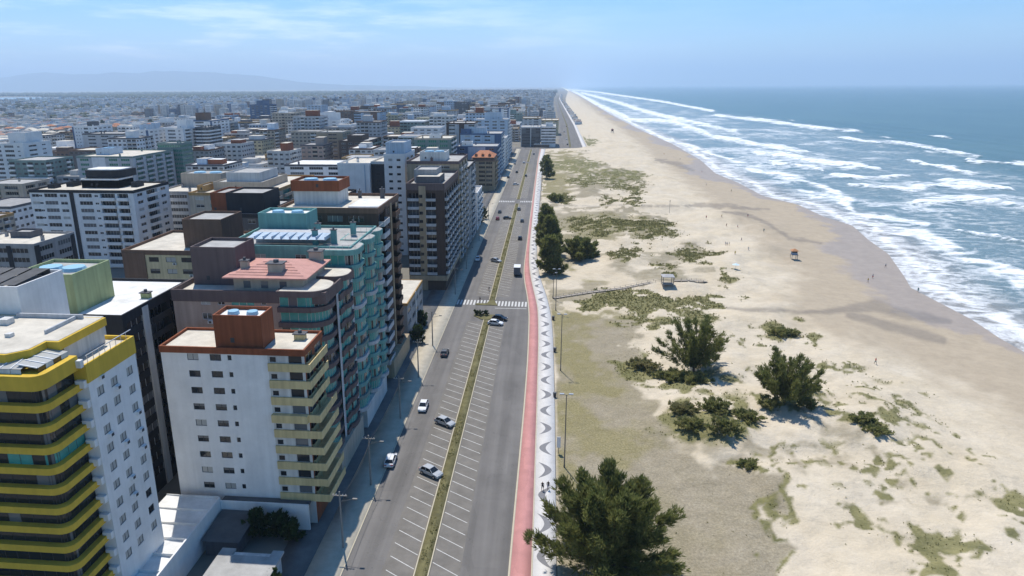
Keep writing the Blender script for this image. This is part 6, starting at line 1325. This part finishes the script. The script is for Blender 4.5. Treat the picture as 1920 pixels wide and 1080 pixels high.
m = MB(); n = 10; m.v = [(1.3 * math.cos(2 * math.pi * k / n), 1.3 * math.sin(2 * math.pi * k / n), 1.75) for k in range(n)] + [(0, 0, 2.25)]; m.f = [(k, (k + 1) % n, n) for k in range(n)]; m.m = [0] * n; m.build('canopy', mat('umbrella_cloth', (.55, .68, .75), .8, .1, 2), e)
b0 = BG(1255, 398); e = empty('flag_pole', b0, 'lone pole standing on the sand by the far drain', 'pole'); m = MB(); m.tube((0, 0, -.5), (0, 0, 6.5), .1, .08, 7); m.build('post', WOOD, e); m = MB(); m.box(-.18, .18, -.03, .03, 5.6, 6.3); m.build('plate', STEEL, e)

# ------------------------------------------------------------------ people: one continuous skinned body per pose
SKIN = mat('skin', (.36, .20, .13), .6, 0); HAIR = mat('hair', (.025, .018, .014), .8, 0)
CLOTH = [mat('cloth_%d' % i, c, .85, 0) for i, c in enumerate([(.02, .02, .025), (.03, .05, .16), (.45, .05, .05), (.6, .6, .58), (.05, .2, .2), (.5, .38, .05)])]
def body_mesh(stride, arm, name):
    J = [(0, 0, .93), (0, 0, 1.15), (0, 0, 1.38), (0, .01, 1.5), (0, .02, 1.58), (0, .03, 1.70)]; rr = [(.15, .12), (.14, .11), (.17, .11), (.06, .06), (.08, .09), (.075, .09)]; E_ = [(0, 1), (1, 2), (2, 3), (3, 4), (4, 5)]
    for s in (-1, 1):
        i = len(J); k = stride * s
        J += [(s * .10, 0, .86), (s * .11, k * .5 + .03, .48), (s * .11, k - .02, .08), (s * .12, k + .14, .04)]; rr += [(.10, .10), (.065, .065), (.042, .042), (.045, .03)]; E_ += [(0, i), (i, i + 1), (i + 1, i + 2), (i + 2, i + 3)]
        i = len(J); k = -arm * s
        J += [(s * .20, 0, 1.40), (s * .25, k * .4, 1.12), (s * .26, k + .08, .88), (s * .26, k + .12, .76)]; rr += [(.06, .06), (.045, .045), (.032, .032), (.035, .02)]; E_ += [(2, i), (i, i + 1), (i + 1, i + 2), (i + 2, i + 3)]
    me = bpy.data.meshes.new('tmp'); me.from_pydata(J, E_, []); o = bpy.data.objects.new('tmp', me); COL.objects.link(o)
    md = o.modifiers.new('s', 'SKIN'); md.use_smooth_shade = True
    for v, q_ in zip(me.skin_vertices[0].data, rr): v.radius = q_
    me.skin_vertices[0].data[0].use_root = True
    sb_ = o.modifiers.new('b', 'SUBSURF'); sb_.levels = 1; sb_.render_levels = 1
    dg = bpy.context.evaluated_depsgraph_get(); out = bpy.data.meshes.new_from_object(o.evaluated_get(dg)); out.name = name
    bpy.data.objects.remove(o); bpy.data.meshes.remove(me)
    return out
POSES = [body_mesh(.28, .22, 'walking_body'), body_mesh(.05, .04, 'standing_body')]
PM = {}
def person(label, px=None, rz=0., pose=0, top=0, bot=1, loc=None):
    k = (pose, top, bot)
    if k not in PM:
        me = POSES[pose].copy(); me.materials.clear()
        for m in (SKIN, CLOTH[top], CLOTH[bot], HAIR): me.materials.append(m)
        for f_ in me.polygons:
            c = f_.center; f_.material_index = 3 if (c.z > 1.66 or (c.z > 1.56 and c.y < -.01)) else 2 if .5 < c.z < .98 and abs(c.x) < .2 else 1 if .98 <= c.z < 1.46 and abs(c.x) < .24 else 0
        PM[k] = me
    p_ = loc or BG(*px); o = link('person', PM[k], None, p_, rz); return tag(o, label, 'person', 'people on the beach and promenade')
pr_ = G(1021, 921); person('walker in dark clothes, left of the pair on the promenade by the big casuarina', None, 3.0, 0, 0, 0, (float(pr_[0]) - .35, float(pr_[1]), .13)); person('walker in dark clothes, right of the pair on the promenade by the big casuarina', None, 3.2, 0, 0, 1, (float(pr_[0]) + .6, float(pr_[1]) + .3, .13))
PP = [((1660, 502), 'lone bather standing on the wet sand at the water edge'), ((1636, 522), 'right person of the pair walking on the wet sand'), ((1627, 530), 'left person of the pair walking on the wet sand'), ((1721, 548), 'person walking nearest on the wet shore'), ((1641, 683), 'dark figure alone on the bright dry sand'), ((1432, 435), 'person by the shallow tide pool'), ((1402, 407), 'person at the upper tide pool'), ((1383, 427), 'person standing between the tide pool and lifeguard hut'), ((1362, 425), 'person left of the tide pool group'), ((1324, 410), 'person on the upper beach above the dunes'), ((1403, 470), 'person sitting out left of the lifeguard hut'), ((1360, 460), 'leftmost of three people near the umbrella'), ((1363, 461), 'middle of three people near the umbrella'), ((1367, 461), 'rightmost of three people near the umbrella'), ((1353, 408), 'person on the upper beach by the drain'), ((1316, 323), 'person at the far waterline'), ((1371, 360), 'person far along the wet sand'), ((1324, 348), 'person in pale clothes far along the beach'), ((1378, 478), 'person beside the pale blue umbrella'), ((1275, 300), 'small far figure by the far pool'), ((1390, 452), 'person strolling above the umbrella'), ((1245, 290), 'far figure on the upper beach')]
for i, (px, lab) in enumerate(PP): person(lab, px, random.uniform(0, 6.28), i % 2, random.randrange(6), random.randrange(6))
for k, (px, lab) in enumerate((((900, 566), 'person in dark clothes on the left zebra crossing'), ((917, 546), 'person standing by the median past the zebra'))):
    g_ = G(*px); person(lab, None, 1.2, 0, 0, 0, (float(g_[0]), float(g_[1]), .01))

# ------------------------------------------------------------------ haze
m = MB(); m.box(-61000, 62000, -1200, 61500, -5, 1300); hz = m.build('haze', [])
hm = bpy.data.materials.new('haze_air'); hm.use_nodes = True; hn = hm.node_tree.nodes; hn.clear()
ho = hn.new('ShaderNodeOutputMaterial'); hv = hn.new('ShaderNodeVolumePrincipled'); hv.inputs['Density'].default_value = 8.5e-5; hv.inputs['Color'].default_value = (0.62, 0.80, 1.0, 1); hv.inputs['Anisotropy'].default_value = 0.2
hm.node_tree.links.new(hv.outputs[0], ho.inputs['Volume']); hz.data.materials.append(hm)
tag(hz, 'thin pale sea haze filling the air over town and water', 'haze', kind='stuff')
